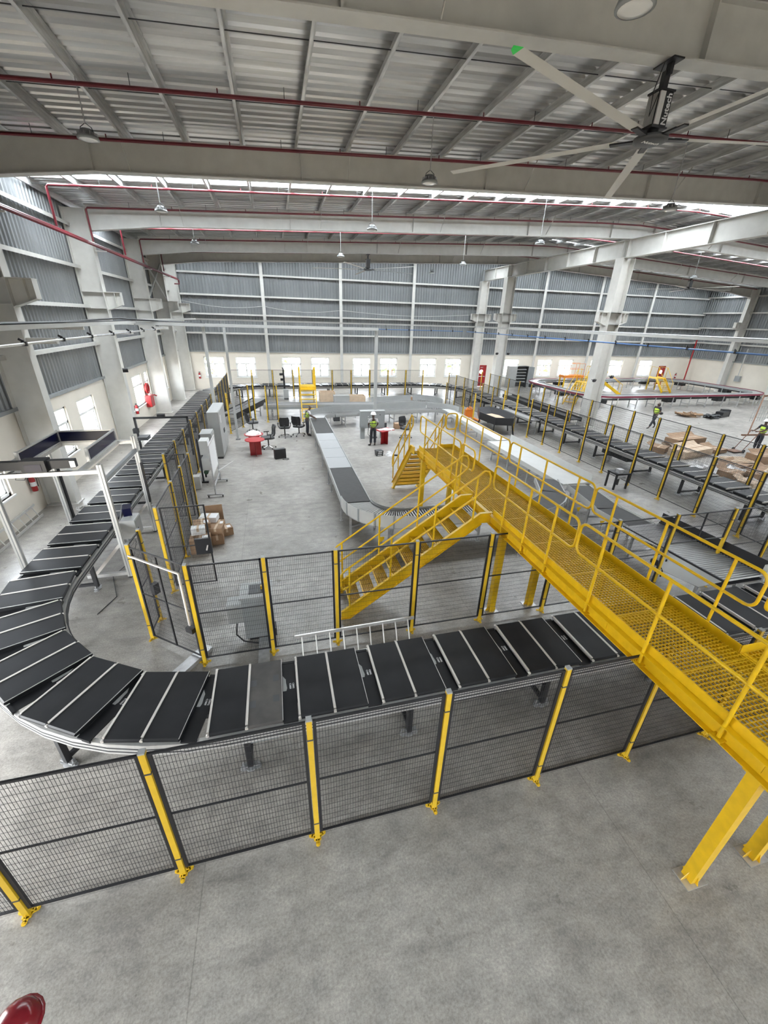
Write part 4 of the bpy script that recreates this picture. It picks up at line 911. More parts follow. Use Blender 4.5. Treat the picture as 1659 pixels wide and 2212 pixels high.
curve('roller_bend', 'roller bend with grey wall at the far end of the central conveyor', (3.25, 23.57), 1.15, 0.93, PI, PI / 2, CZ, 22, 0.30, 0.06)
conv('belt_conveyor', 'long grey belt conveyor running below the yellow step-over ladder', (-0.9, 27.55), (6.3, 27.15), 0.85, 0.88, 'grey', (0.5, 2.3, 4.1, 5.9), (0.03, 0.03), rail_m=M_MGREY, depth=0.25)
conv('roller_conveyor', 'second far roller conveyor with a tall grey wall, behind the first', (6.35, 27.35), (9.4, 28.0), 0.85, 0.85, 'roller', (0.5, 2.4), (0.35, 0.05))
curve('roller_bend', 'furthest roller bend with tall grey wall', (9.45, 26.85), 1.15, 0.85, PI / 2, -0.25, 0.85, 18, 0.35, 0.05)
conv('incline_conveyor', 'inclined black belt feeding from the left sorter side up to the far belt', (-2.85, 25.7), (-1.15, 29.3), 0.95, 0.72, 'grey', (0.5, 3.0), (0.05, 0.05), M_BLK, 0.30, 0.95, gm=M_BLK)
# outfeed from the wide conveyor down to the near sorter run
conv('belt_conveyor', 'first short black belt sloping from the wide white conveyor toward the sorter', (10.32, 11.45), (9.95, 9.55), 0.86, 0.78, 'belt', (0.3, 1.6), (0.06, 0.06), M_WHITEP, gm=M_WHITEP)
conv('belt_conveyor', 'second short black belt, sloping, before the wide roller bed', (9.93, 9.52), (9.86, 8.2), 0.92, 0.78, 'belt', (0.6,), (0.05, 0.05), M_WHITEP, zq=0.85, gm=M_WHITEP)
t = conv('roller_bed', 'wide chrome roller bed with a black side wall, tipping onto the near sorter', (9.82, 8.15), (9.82, 5.28), 1.30, 0.92, 'roller', (0.4, 2.4), (0.30, 0.0), M_BLK, zq=1.02, gm=M_BLK, pitch=0.075)
MB().prism([(-0.05, -0.65, 0.90), (1.5, -0.65, 0.96), (1.5, -0.75, 1.02), (0.6, -1.0, 1.0), (-0.05, -0.95, 0.95)], (0, 0, 0.012)).build('funnel_plate', M_WHITEP, t, True)
MB().prism([(1.0, -0.66, 0.93), (2.85, -0.66, 0.99), (2.7, -1.05, 0.80), (1.9, -1.15, 0.72)], (0, 0, 0.012)).build('skirt_plate', M_LGREY, t, True)
MB().box(2.80, 2.9, 0.55, 0.68, 0.85, 1.25).build('end_block', M_WHITEP, t, True)
MB().box(1.35, 1.75, -0.95, -0.85, 0.62, 0.72).cyl((1.7, -0.9, 0.4), (1.7, -0.9, 0.9), 0.02, 6).build('sensor_bracket', M_BLK, t, True)
for x, y, lab in ((9.15, 9.9, 'first black belt'), (9.2, 8.9, 'second black belt')):
    t = thing('warning_flag', 'yellow triangular warning plate on the rail of the sloping ' + lab, 'sign', (x, y, 0.6))
    MB().prism([(x - 0.09, y, 0.72), (x + 0.09, y, 0.72), (x, y, 0.55)], (0, 0.01, 0)).build('plate', M_YEL, t)
    MB().cyl((x, y + 0.02, 0), (x, y + 0.02, 0.7), 0.018, 6).build('stake', M_GALV, t)
# yellow pull-cord plate on the near bend
t = thing('warning_flag', 'yellow shield-shaped plate below the near roller bend', 'sign', (2.45, 9.42, 0))
MB().prism([(2.36, 9.40, 0.62), (2.54, 9.40, 0.62), (2.53, 9.40, 0.54), (2.45, 9.40, 0.46), (2.37, 9.40, 0.54)], (0, 0.012, 0)).build('plate', M_YEL, t)
MB().box(2.425, 2.475, 9.42, 9.47, 0, 0.60).build('stake', M_GALV, t)
# black hopper and its feed belt to the right sorter run
t = thing('chute_hopper', 'black open octagonal hopper on splayed legs, beside the right fence', 'chute', (13.1, 22.4, 0))
ring = [(12.0, 22.9), (12.6, 24.3), (13.5, 24.5), (13.86, 23.6), (13.86, 21.8), (13.2, 20.9), (12.2, 21.2)]
n_ = len(ring); cx, cyy = 13.15, 22.7
inn = [(cx + (x - cx) * 0.96, cyy + (y - cyy) * 0.96) for x, y in ring]; low = [(cx + (x - cx) * 0.62, cyy + (y - cyy) * 0.62) for x, y in ring]
mb = MB(); mb._add([(x, y, 1.05) for x, y in ring] + [(x, y, 0.62) for x, y in ring] + [(x, y, 1.05) for x, y in inn] + [(x, y, 0.72) for x, y in low], [(k, (k + 1) % n_, n_ + (k + 1) % n_, n_ + k) for k in range(n_)] + [(2 * n_ + k, 2 * n_ + (k + 1) % n_, 3 * n_ + (k + 1) % n_, 3 * n_ + k) for k in range(n_)] + [(k, (k + 1) % n_, 2 * n_ + (k + 1) % n_, 2 * n_ + k) for k in range(n_)])
mb.build('hopper_wall', M_BLK, t)
MB().poly([(x, y, 0.725) for x, y in low]).build('hopper_floor', M_CARDP, t)
for x, y in ((12.5, 23.6), (12.4, 21.6), (13.4, 21.3), (13.6, 22.2), (13.4, 24.1)): MB().bar((x, y, 0.64), (x + (x - cx) * 0.15, y + (y - cyy) * 0.15, 0), 0.06, 0.06).build('leg', M_BLK, t)
conv('belt_conveyor', 'short grey belt from the hopper onto the right sorter run', (14.55, 24.3), (14.62, 20.8), 0.62, 0.92, 'grey', (0.5, 3.2), (0.03, 0.03), M_BLK)
conv('belt_conveyor', 'low dark belt conveyor outside the right sorter fence', (18.35, 22.0), (18.6, 31.0), 0.85, 0.62, 'belt', (0.3, 3, 6, 8.6), (0.10, 0.10), M_BLK, gm=M_BLK)
t = thing('motor_stand', 'small black stand with a gearmotor, by the inner right fence', 'motor', (13.1, 12.7, 0))
mb = MB(); mb.box(12.95, 13.6, 12.45, 13.0, 0.62, 0.68); mb.build('top_plate', M_BLK, t)
for x in (12.98, 13.57):
    for y in (12.5, 12.95): MB().box(x - 0.03, x + 0.03, y - 0.03, y + 0.03, 0, 0.62).build('leg', M_BLK, t)
MB().cyl((13.1, 12.6, 0.52), (13.45, 12.6, 0.52), 0.10, 12).box(13.05, 13.25, 12.5, 12.7, 0.68, 0.85).build('gearmotor', M_GALV, t)

# ---------------- second, maroon loop beyond the right fences
def loop2(off, n=8):
    x0, x1, y0, y1, r = 24.2, 43.0, 27.7, 37.6, 2.2; out = []
    for cx, c2, a0, a1 in ((x0 + r, y0 + r, 1.5 * PI, PI), (x0 + r, y1 - r, PI, PI / 2), (x1 - r, y1 - r, PI / 2, 0), (x1 - r, y0 + r, 0, -PI / 2)): out += arc((cx, c2), r + off, a0, a1, n)
    return out
lp2 = thing('loop_conveyor', 'distant grey and maroon loop conveyor on thin legs, at the right', 'conveyor', (24.2, 27.7, 0))
def rail2(off, w, z0, z1, m, name):
    pts = loop2(off); N = len(pts); vs = []; fs = []
    for i, (x, y) in enumerate(pts):
        d = (V(*pts[(i + 1) % N], 0) - V(*pts[i - 1], 0)).normalized(); n = V(-d.y, d.x, 0) * w / 2
        for sg, z in ((-1, z0), (1, z0), (1, z1), (-1, z1)): vs.append((x + sg * n.x, y + sg * n.y, z))
    for i in range(N):
        j = (i + 1) % N
        for k in range(4): l = (k + 1) % 4; fs.append((i * 4 + k, i * 4 + l, j * 4 + l, j * 4 + k))
    mb = MB(); mb._add(vs, fs); mb.build(name, m, lp2)
rail2(0, 0.75, 0.92, 0.98, M_LGREY, 'conveyor_bed'); rail2(0.40, 0.06, 0.90, 1.04, M_MAROON, 'outer_side_rail'); rail2(-0.40, 0.06, 0.85, 1.05, M_MGREY, 'inner_side_rail'); rail2(0, 0.5, 0.70, 0.76, M_DGREY, 'return_bed')
pts = loop2(0, 3); P2 = []
for i in range(len(pts)):
    a, b = V(*pts[i], 0), V(*pts[(i + 1) % len(pts)], 0); k = max(1, int((b - a).length / 1.6))
    for j in range(k): P2.append((a + (b - a) * j / k, math.atan2((b - a).y, (b - a).x)))
lm2 = MB()
for sg in (-1, 1): lm2.box(-0.03, 0.03, sg * 0.38 - 0.03, sg * 0.38 + 0.03, 0, 0.9)
lm2.box(-0.02, 0.02, -0.38, 0.38, 0.3, 0.34); lm2m = lm2.mesh('leg_frame', M_GALV)
mt2 = MB().box(-0.45, 0.45, -0.28, 0.28, 0.45, 0.70).mesh('drive_motor', M_BLK)
for i, (p, a) in enumerate(P2):
    put('leg_frame', lm2m, lp2, p - V(24.2, 27.7, 0), a)
    if i % 3 == 1: put('drive_motor', mt2, lp2, p - V(24.2, 27.7, 0), a)
# ================================================================ scanner gantry over the left sorter run
t = thing('scanner_gantry', 'aluminium scanner gantry with dark blue acrylic panels over the left sorter run', 'gantry', (-5, 11, 0))
def prof(nm, p, q, w=0.085, h=0.085, m=M_ALU): return MB().bar(p, q, w, h).build(nm, m, t)
for x, y, h in ((-3.93, 9.74, 2.95), (-3.93, 12.2, 2.95), (-6.03, 9.74, 2.83), (-6.03, 12.2, 2.83)):
    l = MB().box(x - 0.05, x + 0.05, y - 0.05, y + 0.05, 0.03, h).build('upright', M_ALU, t)
    MB().box(x - 0.052, x + 0.052, y - 0.008, y + 0.008, 0.03, h).box(x - 0.008, x + 0.008, y - 0.052, y + 0.052, 0.03, h).build('slot', M_MGREY, l)
    MB().cyl((x, y, 0), (x, y, 0.03), 0.06, 10).build('levelling_foot', M_BLK, l)
prof('cross_beam', (-6.4, 9.74, 2.79), (-3.98, 9.74, 2.79)); prof('cross_beam', (-6.08, 12.2, 2.79), (-3.98, 12.2, 2.79))
prof('side_beam', (-3.93, 9.79, 2.55), (-3.93, 12.15, 2.55), m=M_MGREY); prof('side_beam', (-6.03, 9.79, 2.79), (-6.03, 12.15, 2.79)); prof('side_beam', (-4.35, 9.79, 2.79), (-4.35, 12.15, 2.79)); prof('side_beam', (-5.66, 9.79, 2.79), (-5.66, 12.15, 2.79))
prof('floor_rail', (-4.85, 9.74, 0.12), (-3.98, 9.74, 0.12), m=M_ALU); prof('floor_rail', (-4.85, 12.2, 0.12), (-3.98, 12.2, 0.12))
prof('diagonal_brace', (-3.98, 9.74, 0.92), (-4.66, 9.74, 0.16), 0.05, 0.07, M_ALUW); prof('diagonal_brace', (-3.98, 12.2, 0.92), (-4.66, 12.2, 0.16), 0.05, 0.07, M_ALUW)
for p, q in (((-5.66, 10.25), (-5.66, 12.2)), ((-5.66, 12.2), (-4.35, 12.2)), ((-4.35, 12.2), (-4.35, 10.35))):
    pn = MB().bar((*p, 2.99), (*q, 2.99), 0.012, 0.26).build('acrylic_panel', M_NAVY, t)
    MB().bar((*p, 3.13), (*q, 3.13), 0.05, 0.03).bar((*p, 2.85), (*q, 2.85), 0.05, 0.03).build('panel_frame', M_ALU, pn)
for x, y in ((-5.66, 10.25), (-5.66, 12.2), (-4.35, 12.2), (-4.35, 10.35)): MB().box(x - 0.03, x + 0.03, y - 0.03, y + 0.03, 2.83, 3.16).build('corner_post', M_ALU, t)
MB().box(-5.92, -5.20, 9.80, 9.95, 2.88, 3.06).build('scan_bar', M_BLK, t); MB().box(-4.95, -4.42, 9.80, 9.95, 2.88, 3.06).build('scan_bar', M_BLK, t)
c_ = MB().box(-5.38, -4.92, 9.70, 9.98, 2.84, 3.10).build('camera_body', M_BLK, t); MB().box(-5.30, -5.0, 9.69, 9.70, 2.88, 3.02).build('camera_window', M_NAVY, c_)
MB().box(-5.96, -5.86, 9.79, 9.96, 2.87, 3.07).build('mirror', M_GALV, t); MB().box(-4.5, -4.4, 9.785, 9.80, 2.90, 3.04).build('mirror', M_GALV, t)
MB().tube([(-5.5, 9.75, 2.84), (-5.55, 9.72, 2.70), (-5.4, 9.74, 2.68), (-5.3, 9.76, 2.84)], 0.008, 5).build('cable', M_BLK, t)
MB().box(-3.88, -3.84, 12.1, 12.2, 1.0, 2.2).build('cable_duct', M_BLK, t); MB().box(-6.0, -5.94, 12.25, 12.33, 0.6, 2.1).build('cable_duct', M_BLK, t)
t = thing('control_box', 'beige control box hung on the left sorter rail between the gantry uprights', 'box', (-4.15, 11.2, 0.4))
b = MB().box(-4.36, -4.0, 11.0, 11.5, 0.42, 0.95).build('enclosure', M_WHITEP, t); MB().box(-3.998, -3.985, 11.03, 11.47, 0.45, 0.92).build('door', M_LGREY, t); MB().cyl((-3.98, 11.1, 0.68), (-3.96, 11.1, 0.68), 0.02, 8).build('lock', M_BLK, t)
MB().tube([(-4.2, 11.25, 0.42), (-4.15, 11.2, 0.2), (-4.1, 10.6, 0.02), (-4.35, 9.8, 0.01), (-4.0, 8.9, 0.01), (-4.2, 8.3, 0.01)], 0.009, 5).build('cable', M_BLK, t)
t = thing('side_scanner', 'small dark blue scanner clamped to the inner edge of the left sorter run', 'scanner', (-4.2, 11.3, 0.97))
MB().cbox((-4.2, 11.3, 1.14), (0.20, 0.34, 0.22), 0.25).build('scanner_body', M_NAVY, t); MB().bar((-4.36, 11.1, 0.955), (-4.36, 11.5, 1.25), 0.03, 0.02).bar((-4.2, 11.3, 0.95), (-4.2, 11.3, 1.05), 0.06, 0.06).build('clamp', M_GALV, t)

# black camera arch further along
t = thing('camera_arch', 'black camera arch over the left sorter run, beyond the scanner gantry', 'gantry', (-5, 20, 0))
MB().box(-6.24, -6.16, 19.96, 20.04, 0, 1.80).build('upright', M_BLK, t); MB().box(-4.09, -4.01, 19.96, 20.04, 0, 1.80).build('upright', M_BLK, t); MB().box(-6.24, -4.01, 19.96, 20.04, 1.74, 1.82).build('cross_beam', M_BLK, t)
MB().box(-5.25, -4.95, 19.88, 20.06, 1.80, 1.93).build('camera', M_BLK, t); MB().box(-6.30, -6.10, 19.75, 19.95, 1.15, 1.35).build('reader', M_BLK, t)
for z0 in (0.95, 1.03): MB().box(-6.05, -5.65, 19.3, 19.8, z0, z0 + 0.05).build('reader_bar', M_DGREY, t)
# vertical scanner tower at the far run
t = thing('scanner_tower', 'black vertical scanner tower rising from the far sorter run', 'scanner', (0.62, 34.9, 0))
MB().box(0.55, 0.69, 34.86, 34.98, 0, 2.2).build('mast', M_BLK, t); MB().box(0.30, 0.56, 34.84, 34.98, 1.75, 1.92).build('reader', M_BLK, t); MB().box(0.35, 0.56, 34.84, 34.98, 1.35, 1.52).build('reader', M_BLK, t); MB().bar((0.62, 34.92, 2.2), (0.55, 34.92, 2.35), 0.08, 0.08).build('head', M_BLK, t)

# ================================================================ cabinets, boards and desks
t = thing('control_cabinet', 'tall light grey control cabinet with two doors, left of the red tables', 'cabinet', (-3.0, 20.3, 0))
MB().box(-3.08, -2.62, 19.15, 21.5, 0.10, 2.12).build('body', M_LGREY, t); MB().box(-3.06, -2.64, 19.18, 21.47, 0, 0.10).build('plinth', M_DGREY, t)
for y0, y1 in ((19.17, 20.32), (20.34, 21.48)):
    d = MB().box(-2.62, -2.595, y0, y1, 0.12, 2.10).build('door', M_LGREY, t); MB().box(-2.594, -2.57, y1 - 0.12 if y0 < 20 else y0 + 0.08, y1 - 0.08 if y0 < 20 else y0 + 0.12, 0.95, 1.15).build('handle', M_BLK, d)
MB().box(-2.594, -2.59, 19.6, 19.75, 1.55, 1.9).build('warning_label', M_PAPER, t)
t = thing('control_cabinet', 'shorter grey cabinet standing against the tall one, nearer the whiteboard', 'cabinet', (-3.1, 18.3, 0))
MB().box(-3.3, -2.85, 17.95, 18.85, 0.05, 1.48).build('body', M_LGREY, t); MB().box(-2.85, -2.83, 18.0, 18.8, 0.1, 1.44).build('door', M_LGREY, t); MB().box(-3.28, -2.87, 17.97, 18.83, 0, 0.05).build('plinth', M_DGREY, t)
t = thing('terminal_frame', 'dark upright frame with two white boxes and green motors, behind the whiteboard', 'frame', (-3.05, 16.3, 0))
MB().box(-3.11, -3.05, 16.12, 16.18, 0, 1.75).build('upright', M_TROU, t); MB().box(-3.11, -3.05, 16.75, 16.81, 0, 1.75).build('upright', M_TROU, t); MB().box(-3.25, -2.9, 16.1, 16.2, 0, 0.05).build('foot', M_BLK, t)
for z0, z1 in ((1.12, 1.66), (0.50, 0.96)): b = MB().box(-3.04, -2.74, 16.16, 16.72, z0, z1).build('white_box', M_WHITEP, t); MB().box(-2.74, -2.73, 16.2, 16.68, z0 + 0.03, z1 - 0.03).build('lid', M_PAPER, b)
MB().cyl((-2.95, 16.2, 0.40), (-2.95, 16.6, 0.40), 0.09, 10).build('green_motor', mat('dark green paint', (0.03, 0.07, 0.04), 0.4), t)
t = thing('concrete_post', 'pale block with yellow paint at the foot of the left fence, behind the whiteboard', 'block', (-3.2, 15.6, 0))
MB().box(-3.33, -3.08, 15.45, 15.75, 0, 0.5).build('block_body', M_WHITEP, t)
t = thing('whiteboard', 'wheeled whiteboard on a grey steel frame, edge-on to the aisle', 'whiteboard', (-2.45, 15.35, 0))
MB().box(-2.47, -2.45, 14.62, 16.12, 0.78, 1.86).build('board', M_PAPER, t)
for y in (14.59, 16.14):
    MB().box(-2.485, -2.435, y - 0.025, y + 0.025, 0.08, 1.90).build('upright', M_GALV, t); MB().box(-2.74, -2.18, y - 0.025, y + 0.025, 0.07, 0.12).build('foot', M_GALV, t)
    for x in (-2.70, -2.22): MB().cyl((x - 0.02, y, 0.035), (x + 0.02, y, 0.035), 0.035, 10).build('castor', M_BLK, t)
MB().box(-2.475, -2.445, 14.59, 16.14, 1.86, 1.90).box(-2.475, -2.445, 14.59, 16.14, 0.74, 0.78).build('board_frame', M_ALU, t); MB().box(-2.475, -2.445, 14.59, 16.14, 0.36, 0.40).build('cross_bar', M_GALV, t)
MB().bar((-2.44, 15.9, 0.55), (-2.05, 17.6, 0.35), 0.04, 0.04).build('prop_bar', M_WHITEP, t)
t = thing('control_desk', 'grey operator panel cabinet on a single pedestal, facing the standing worker', 'cabinet', (4.9, 21.7, 0))
MB().box(4.28, 5.62, 21.55, 21.85, 0.60, 1.50).build('enclosure', M_MGREY, t); MB().box(4.26, 5.64, 21.53, 21.87, 1.50, 1.53).build('top_cap', M_LGREY, t); MB().box(4.30, 4.52, 21.6, 21.82, 0, 0.60).build('pedestal', M_MGREY, t); MB().box(5.40, 5.46, 21.65, 21.75, 0, 0.6).build('pedestal', M_MGREY, t)
MB().box(4.29, 5.20, 21.535, 21.55, 0.62, 1.48).build('door', M_MGREY, t); MB().box(5.22, 5.61, 21.535, 21.55, 0.62, 1.48).build('door', M_MGREY, t)
for x, z in ((4.70, 1.24), (4.70, 1.12), (4.86, 1.10), (4.86, 1.02), (5.35, 1.32)): MB().cyl((x, 21.52, z), (x, 21.54, z), 0.025, 10).build('push_button', M_BLK if z > 1.3 else M_PAPER, t)
MB().tube([(4.75, 21.7, 0.60), (4.70, 21.6, 0.25), (4.9, 21.5, 0.05), (5.2, 21.55, 0.05)], 0.02, 6).build('cable', M_BLK, t)
t = thing('switch_cabinet', 'open grey switch cabinet against the far wall, right of the red door', 'cabinet', (24.3, 39.2, 0))
MB().box(23.2, 24.1, 39.0, 39.55, 0.0, 2.1).build('body', M_LGREY, t); MB().box(24.12, 25.4, 39.5, 39.55, 0.05, 2.1).box(24.12, 25.4, 39.0, 39.5, 2.06, 2.1).box(25.36, 25.4, 39.0, 39.5, 0.0, 2.06).build('open_bay', M_DGREY, t)
for z in (0.5, 0.8, 1.1, 1.4, 1.7): MB().box(24.2, 25.3, 39.2, 39.4, z, z + 0.12).build('breaker_row', M_MGREY, t)
MB().bar((25.42, 39.0, 1.07), (25.75, 38.5, 1.07), 0.03, 2.0).build('door', M_MGREY, t)
t = thing('transformer', 'grey floor-standing transformer box behind the near inner fence, lid frame on top', 'machine', (-0.7, 6.95, 0))
MB().box(-1.0, -0.44, 6.75, 7.22, 0.08, 1.06).build('body', M_MGREY, t); MB().box(-0.94, -0.50, 6.79, 7.18, 0, 0.08).build('plinth', M_BLK, t); MB().box(-1.30, -1.0, 6.85, 7.15, 0.42, 0.86).build('side_box', M_LGREY, t); MB().box(-1.03, -0.41, 6.72, 7.25, 1.06, 1.09).build('lid', M_LGREY, t)
MB().box(-0.86, -0.50, 6.84, 7.15, 1.09, 1.10).build('dark_opening', M_DGREY, t); MB().cbox((-0.60, 6.98, 1.14), (0.06, 0.06, 0.07)).build('yellow_tag', M_YEL, t)
MB().box(-0.44, -0.40, 6.68, 6.9, 0.12, 0.30).build('bracket', M_BLK, t)
MB().tube([(-1.15, 6.85, 0.42), (-1.18, 6.78, 0.2), (-1.05, 6.72, 0.06), (-0.85, 6.66, 0.03), (-0.72, 6.62, 0.03)], 0.016, 6).build('cable', M_BLK, t)
for lab, p, q in (('running from the transformer under the sorter', (-0.65, 6.72), (-0.65, 5.25)), ('lying askew by the angled gate', (-1.72, 6.72), (-2.45, 5.75))):
    t = thing('floor_trunking', 'flat galvanised cable trunking ' + lab, 'trunking', (*p, 0))
    MB().bar((*p, 0.04), (*q, 0.04), 0.20, 0.08).build('duct', M_GALV, t); d = (V(*q, 0) - V(*p, 0)).normalized(); MB().bar(V(*p, 0.083), V(*q, 0.083), 0.21, 0.006).build('lid', M_GALV, t)
# ladders
def ladder(label, p0, p1, up, n, w, r=0.02):
    """two rails from p0 to p1, second rail offset by vector up"""
    p0, p1, up = V(*p0), V(*p1), V(*up); t = thing('aluminium_ladder', label, 'ladder', p0)
    for o in (V(0, 0, 0), up): MB().bar(p0 + o, p1 + o, 0.03, 0.07).build('rail', M_ALU, t)
    for k in range(n): a = p0 + (p1 - p0) * (k + 0.5) / n; MB().cyl(a, a + up, 0.014, 8).build('rung', M_ALU, t)
ladder('aluminium ladder on its edge between the near sorter and the inner fence', (-0.05, 5.92, 0.04), (2.36, 5.98, 0.04), (0, 0.22, 0.44), 9, 0.4)
ladder('long aluminium ladder on its edge along the foot of the left wall', (-7.62, 9.5, 0.04), (-7.62, 14.0, 0.04), (-0.14, 0, 0.36), 12, 0.35)

# ================================================================ red tables, chairs and office things
def red_table(x, y, label, rz=0.0, sq=False):
    t = thing('red_table', label, 'table', (x, y, 0), rz)
    if sq: MB().box(-0.45, 0.45, -0.32, 0.32, 0.72, 0.745).build('table_top', M_RED, t, True)
    else: MB().cyl((0, 0, 0.735), (0, 0, 0.762), 0.45, 32).build('table_top', M_RED, t, True)
    MB().box(-0.26, 0.26, -0.012, 0.012, 0, 0.735).build('leg_panel', M_RED, t, True); MB().box(-0.012, 0.012, -0.26, -0.012, 0, 0.735).box(-0.012, 0.012, 0.012, 0.26, 0, 0.735).build('leg_panel', M_RED, t, True)
    return t
red_table(-1.20, 19.50, 'round red table with a bare top, in the open floor at left', 0.12); red_table(-1.28, 20.5, 'round red table covered with crumpled plastic, behind the bare one', 0.3)
red_table(5.38, 20.55, 'red table with white papers, beside the standing worker', 0.5, True)
def crumple(name, label, cat, c, rx, ry, h, m, seed, n=14):
    rnd = random.Random(seed); mb = MB(); vs = []; fs = []; R_ = 4
    for i in range(R_):
        f_ = i / (R_ - 1)
        for k in range(n):
            a = 2 * PI * k / n; rr = (1 - 0.92 * f_ ** 1.5) * (0.85 + 0.3 * rnd.random()); vs.append((c[0] + rx * rr * math.cos(a), c[1] + ry * rr * math.sin(a), c[2] + h * f_ * (0.6 + 0.5 * rnd.random())))
    for i in range(R_ - 1):
        for k in range(n): l = (k + 1) % n; fs.append((i * n + k, i * n + l, (i + 1) * n + l, (i + 1) * n + k))
    fs.append(tuple(range((R_ - 1) * n, R_ * n))); mb._add(vs, fs); return tag(mb.build(name, m), label, cat)
crumple('plastic_wrap', 'crumpled clear plastic bags heaped on the rear red table', 'plastic bag', (-1.28, 20.5, 0.764), 0.38, 0.33, 0.22, M_PLASTIC, 3)
t = thing('paper_sheets', 'loose white papers spread over the red table by the worker', 'paper', (5.38, 20.55, 0.747))
for i, (dx, dy, r) in enumerate(((-0.15, 0.02, 0.3), (0.16, -0.08, -0.2), (0.05, 0.10, 0.7), (0.30, 0.05, 0.1))): MB().cbox((5.38 + dx, 20.55 + dy, 0.751 + i * 0.004), (0.42, 0.30, 0.002), r).build('sheet', M_PAPER, t)
def chair(x, y, rz, label):
    t = thing('office_chair', label, 'chair', (x, y, 0), rz, 'black office chairs'); t.scale = (1.14, 1.14, 1.14)
    for k in range(5):
        a = 2 * PI * k / 5 + 0.3; c, s_ = math.cos(a), math.sin(a)
        MB().bar((0.03 * c, 0.03 * s_, 0.12), (0.30 * c, 0.30 * s_, 0.08), 0.035, 0.03).build('base_arm', M_CHROME, t, True); MB().cyl((0.30 * c - 0.02 * s_, 0.30 * s_ + 0.02 * c, 0.03), (0.30 * c + 0.02 * s_, 0.30 * s_ - 0.02 * c, 0.03), 0.03, 10).build('castor', M_BLK, t, True)
    MB().cyl((0, 0, 0.10), (0, 0, 0.44), 0.028, 10).build('gas_lift', M_BLK, t, True)
    mb = MB(); pr = [(-0.24, -0.20), (-0.16, -0.26), (0.16, -0.26), (0.24, -0.20), (0.25, 0.14), (0.18, 0.24), (-0.18, 0.24), (-0.25, 0.14)]; mb.prism([(p, q, 0.44) for p, q in pr], (0, 0, 0.08)); mb.build('seat', M_DGREY, t, True)
    mb = MB(); vs = []
    for z, w, y_ in ((0.56, 0.20, 0.25), (0.68, 0.23, 0.29), (0.86, 0.24, 0.30), (1.0, 0.20, 0.34)):
        for sx in (-1, -0.4, 0.4, 1): vs.append((sx * w, y_ - (0.05 if abs(sx) == 1 else 0), z))
    fs = [(r * 4 + c, r * 4 + c + 1, r * 4 + c + 5, r * 4 + c + 4) for r in range(3) for c in range(3)]
    o = len(vs); vs2 = [(a, b + 0.035, c) for a, b, c in vs]; fs2 = [tuple(i + o for i in reversed(f)) for f in fs]
    edge = [0, 1, 2, 3, 7, 11, 15, 14, 13, 12, 8, 4]; fe = [(edge[i - 1], edge[i], edge[i] + o, edge[i - 1] + o) for i in range(12)]
    mb._add(vs + vs2, fs + fs2 + fe); mb.build('backrest', M_BLK, t, True)
    MB().bar((0, 0.10, 0.42), (0, 0.31, 0.62), 0.06, 0.03).build('back_bracket', M_BLK, t, True)
    for sg in (-1, 1): MB().tube([(sg * 0.24, 0.05, 0.46), (sg * 0.29, 0.05, 0.55), (sg * 0.29, 0.05, 0.66)], 0.018, 6).box(sg * 0.29 - 0.035, sg * 0.29 + 0.035, -0.10, 0.13, 0.66, 0.69).build('armrest', M_BLK, t, True)
    return t
chair(-0.62, 20.55, -PI / 2 + 0.25, 'black office chair drawn up to the right side of the red tables')
chair(0.24, 22.62, PI, 'black office chair standing alone, back to the viewer')
chair(1.02, 22.8, PI - 0.5, 'black office chair with a white hard hat on it, beside the leaning worker')
chair(-1.5, 24.0, PI / 2 + 0.4, 'black office chair behind the red tables near the slim white pole')
chair(6.85, 21.5, 0.5, 'black office chair half hidden behind the walkway stair rail')
def hat(x, y, z, label, m, top=True):
    t = thing('hard_hat', label, 'helmet', (x, y, z)) if top else None
    return t
def hat_mesh(m): 
    mb = MB(); mb.lathe((0, 0, 0), [(0.135, 0.0), (0.13, 0.03), (0.115, 0.08), (0.08, 0.12), (0.0, 0.135)], 18); mb.prism([(-0.10, -0.10, 0.0), (-0.06, -0.17, -0.005), (0.06, -0.17, -0.005), (0.10, -0.10, 0.0)], (0, 0, 0.01)); mb.lathe((0, 0, 0), [(0.135, 0.0), (0.15, -0.005), (0.15, 0.003), (0.13, 0.012)], 18); return mb.mesh('hard_hat', m)
HAT_W, HAT_R = hat_mesh(M_HELM), hat_mesh(mat('dark red gloss', (0.17, 0.010, 0.016), 0.18, 0, 0.12, 20))
h = put('hard_hat', HAT_W, None, (0.96, 22.78, 0.60)); tag(h, 'white hard hat lying on the seat of an office chair', 'helmet')
t = thing('computer_tower', 'black computer tower standing alone on the open floor', 'computer', (-0.1, 18.8, 0))
MB().cbox((-0.1, 18.82, 0.225), (0.52, 0.20, 0.45), 0.35).build('case', M_BLK, t); MB().cbox((-0.1, 18.82, 0.452), (0.50, 0.18, 0.006), 0.35).build('top_vent', M_DGREY, t)
pts = [(0.15 + 0.13 * math.cos(a) * (1 + 0.2 * math.sin(2.3 * a)), 18.6 + 0.10 * math.sin(a), 0.012 + 0.006 * (i % 3)) for i, a in enumerate([k * 0.55 for k in range(40)])]
tag(MB().tube(pts, 0.009, 5).build('coiled_cable', M_BLK), 'coil of black cable beside the computer tower', 'cable')
pts = [(-6.55 + 0.22 * math.cos(a) * (1 + 0.25 * math.sin(1.7 * a)), 14.35 + 0.22 * math.sin(a) * (1 + 0.2 * math.cos(2.1 * a)), 0.012 + 0.008 * (i % 4)) for i, a in enumerate([k * 0.5 for k in range(60)])]
tag(MB().tube(pts, 0.010, 5).build('coiled_cable', M_WHITEP), 'tangled white cable on the floor at the foot of a left-wall column', 'cable')
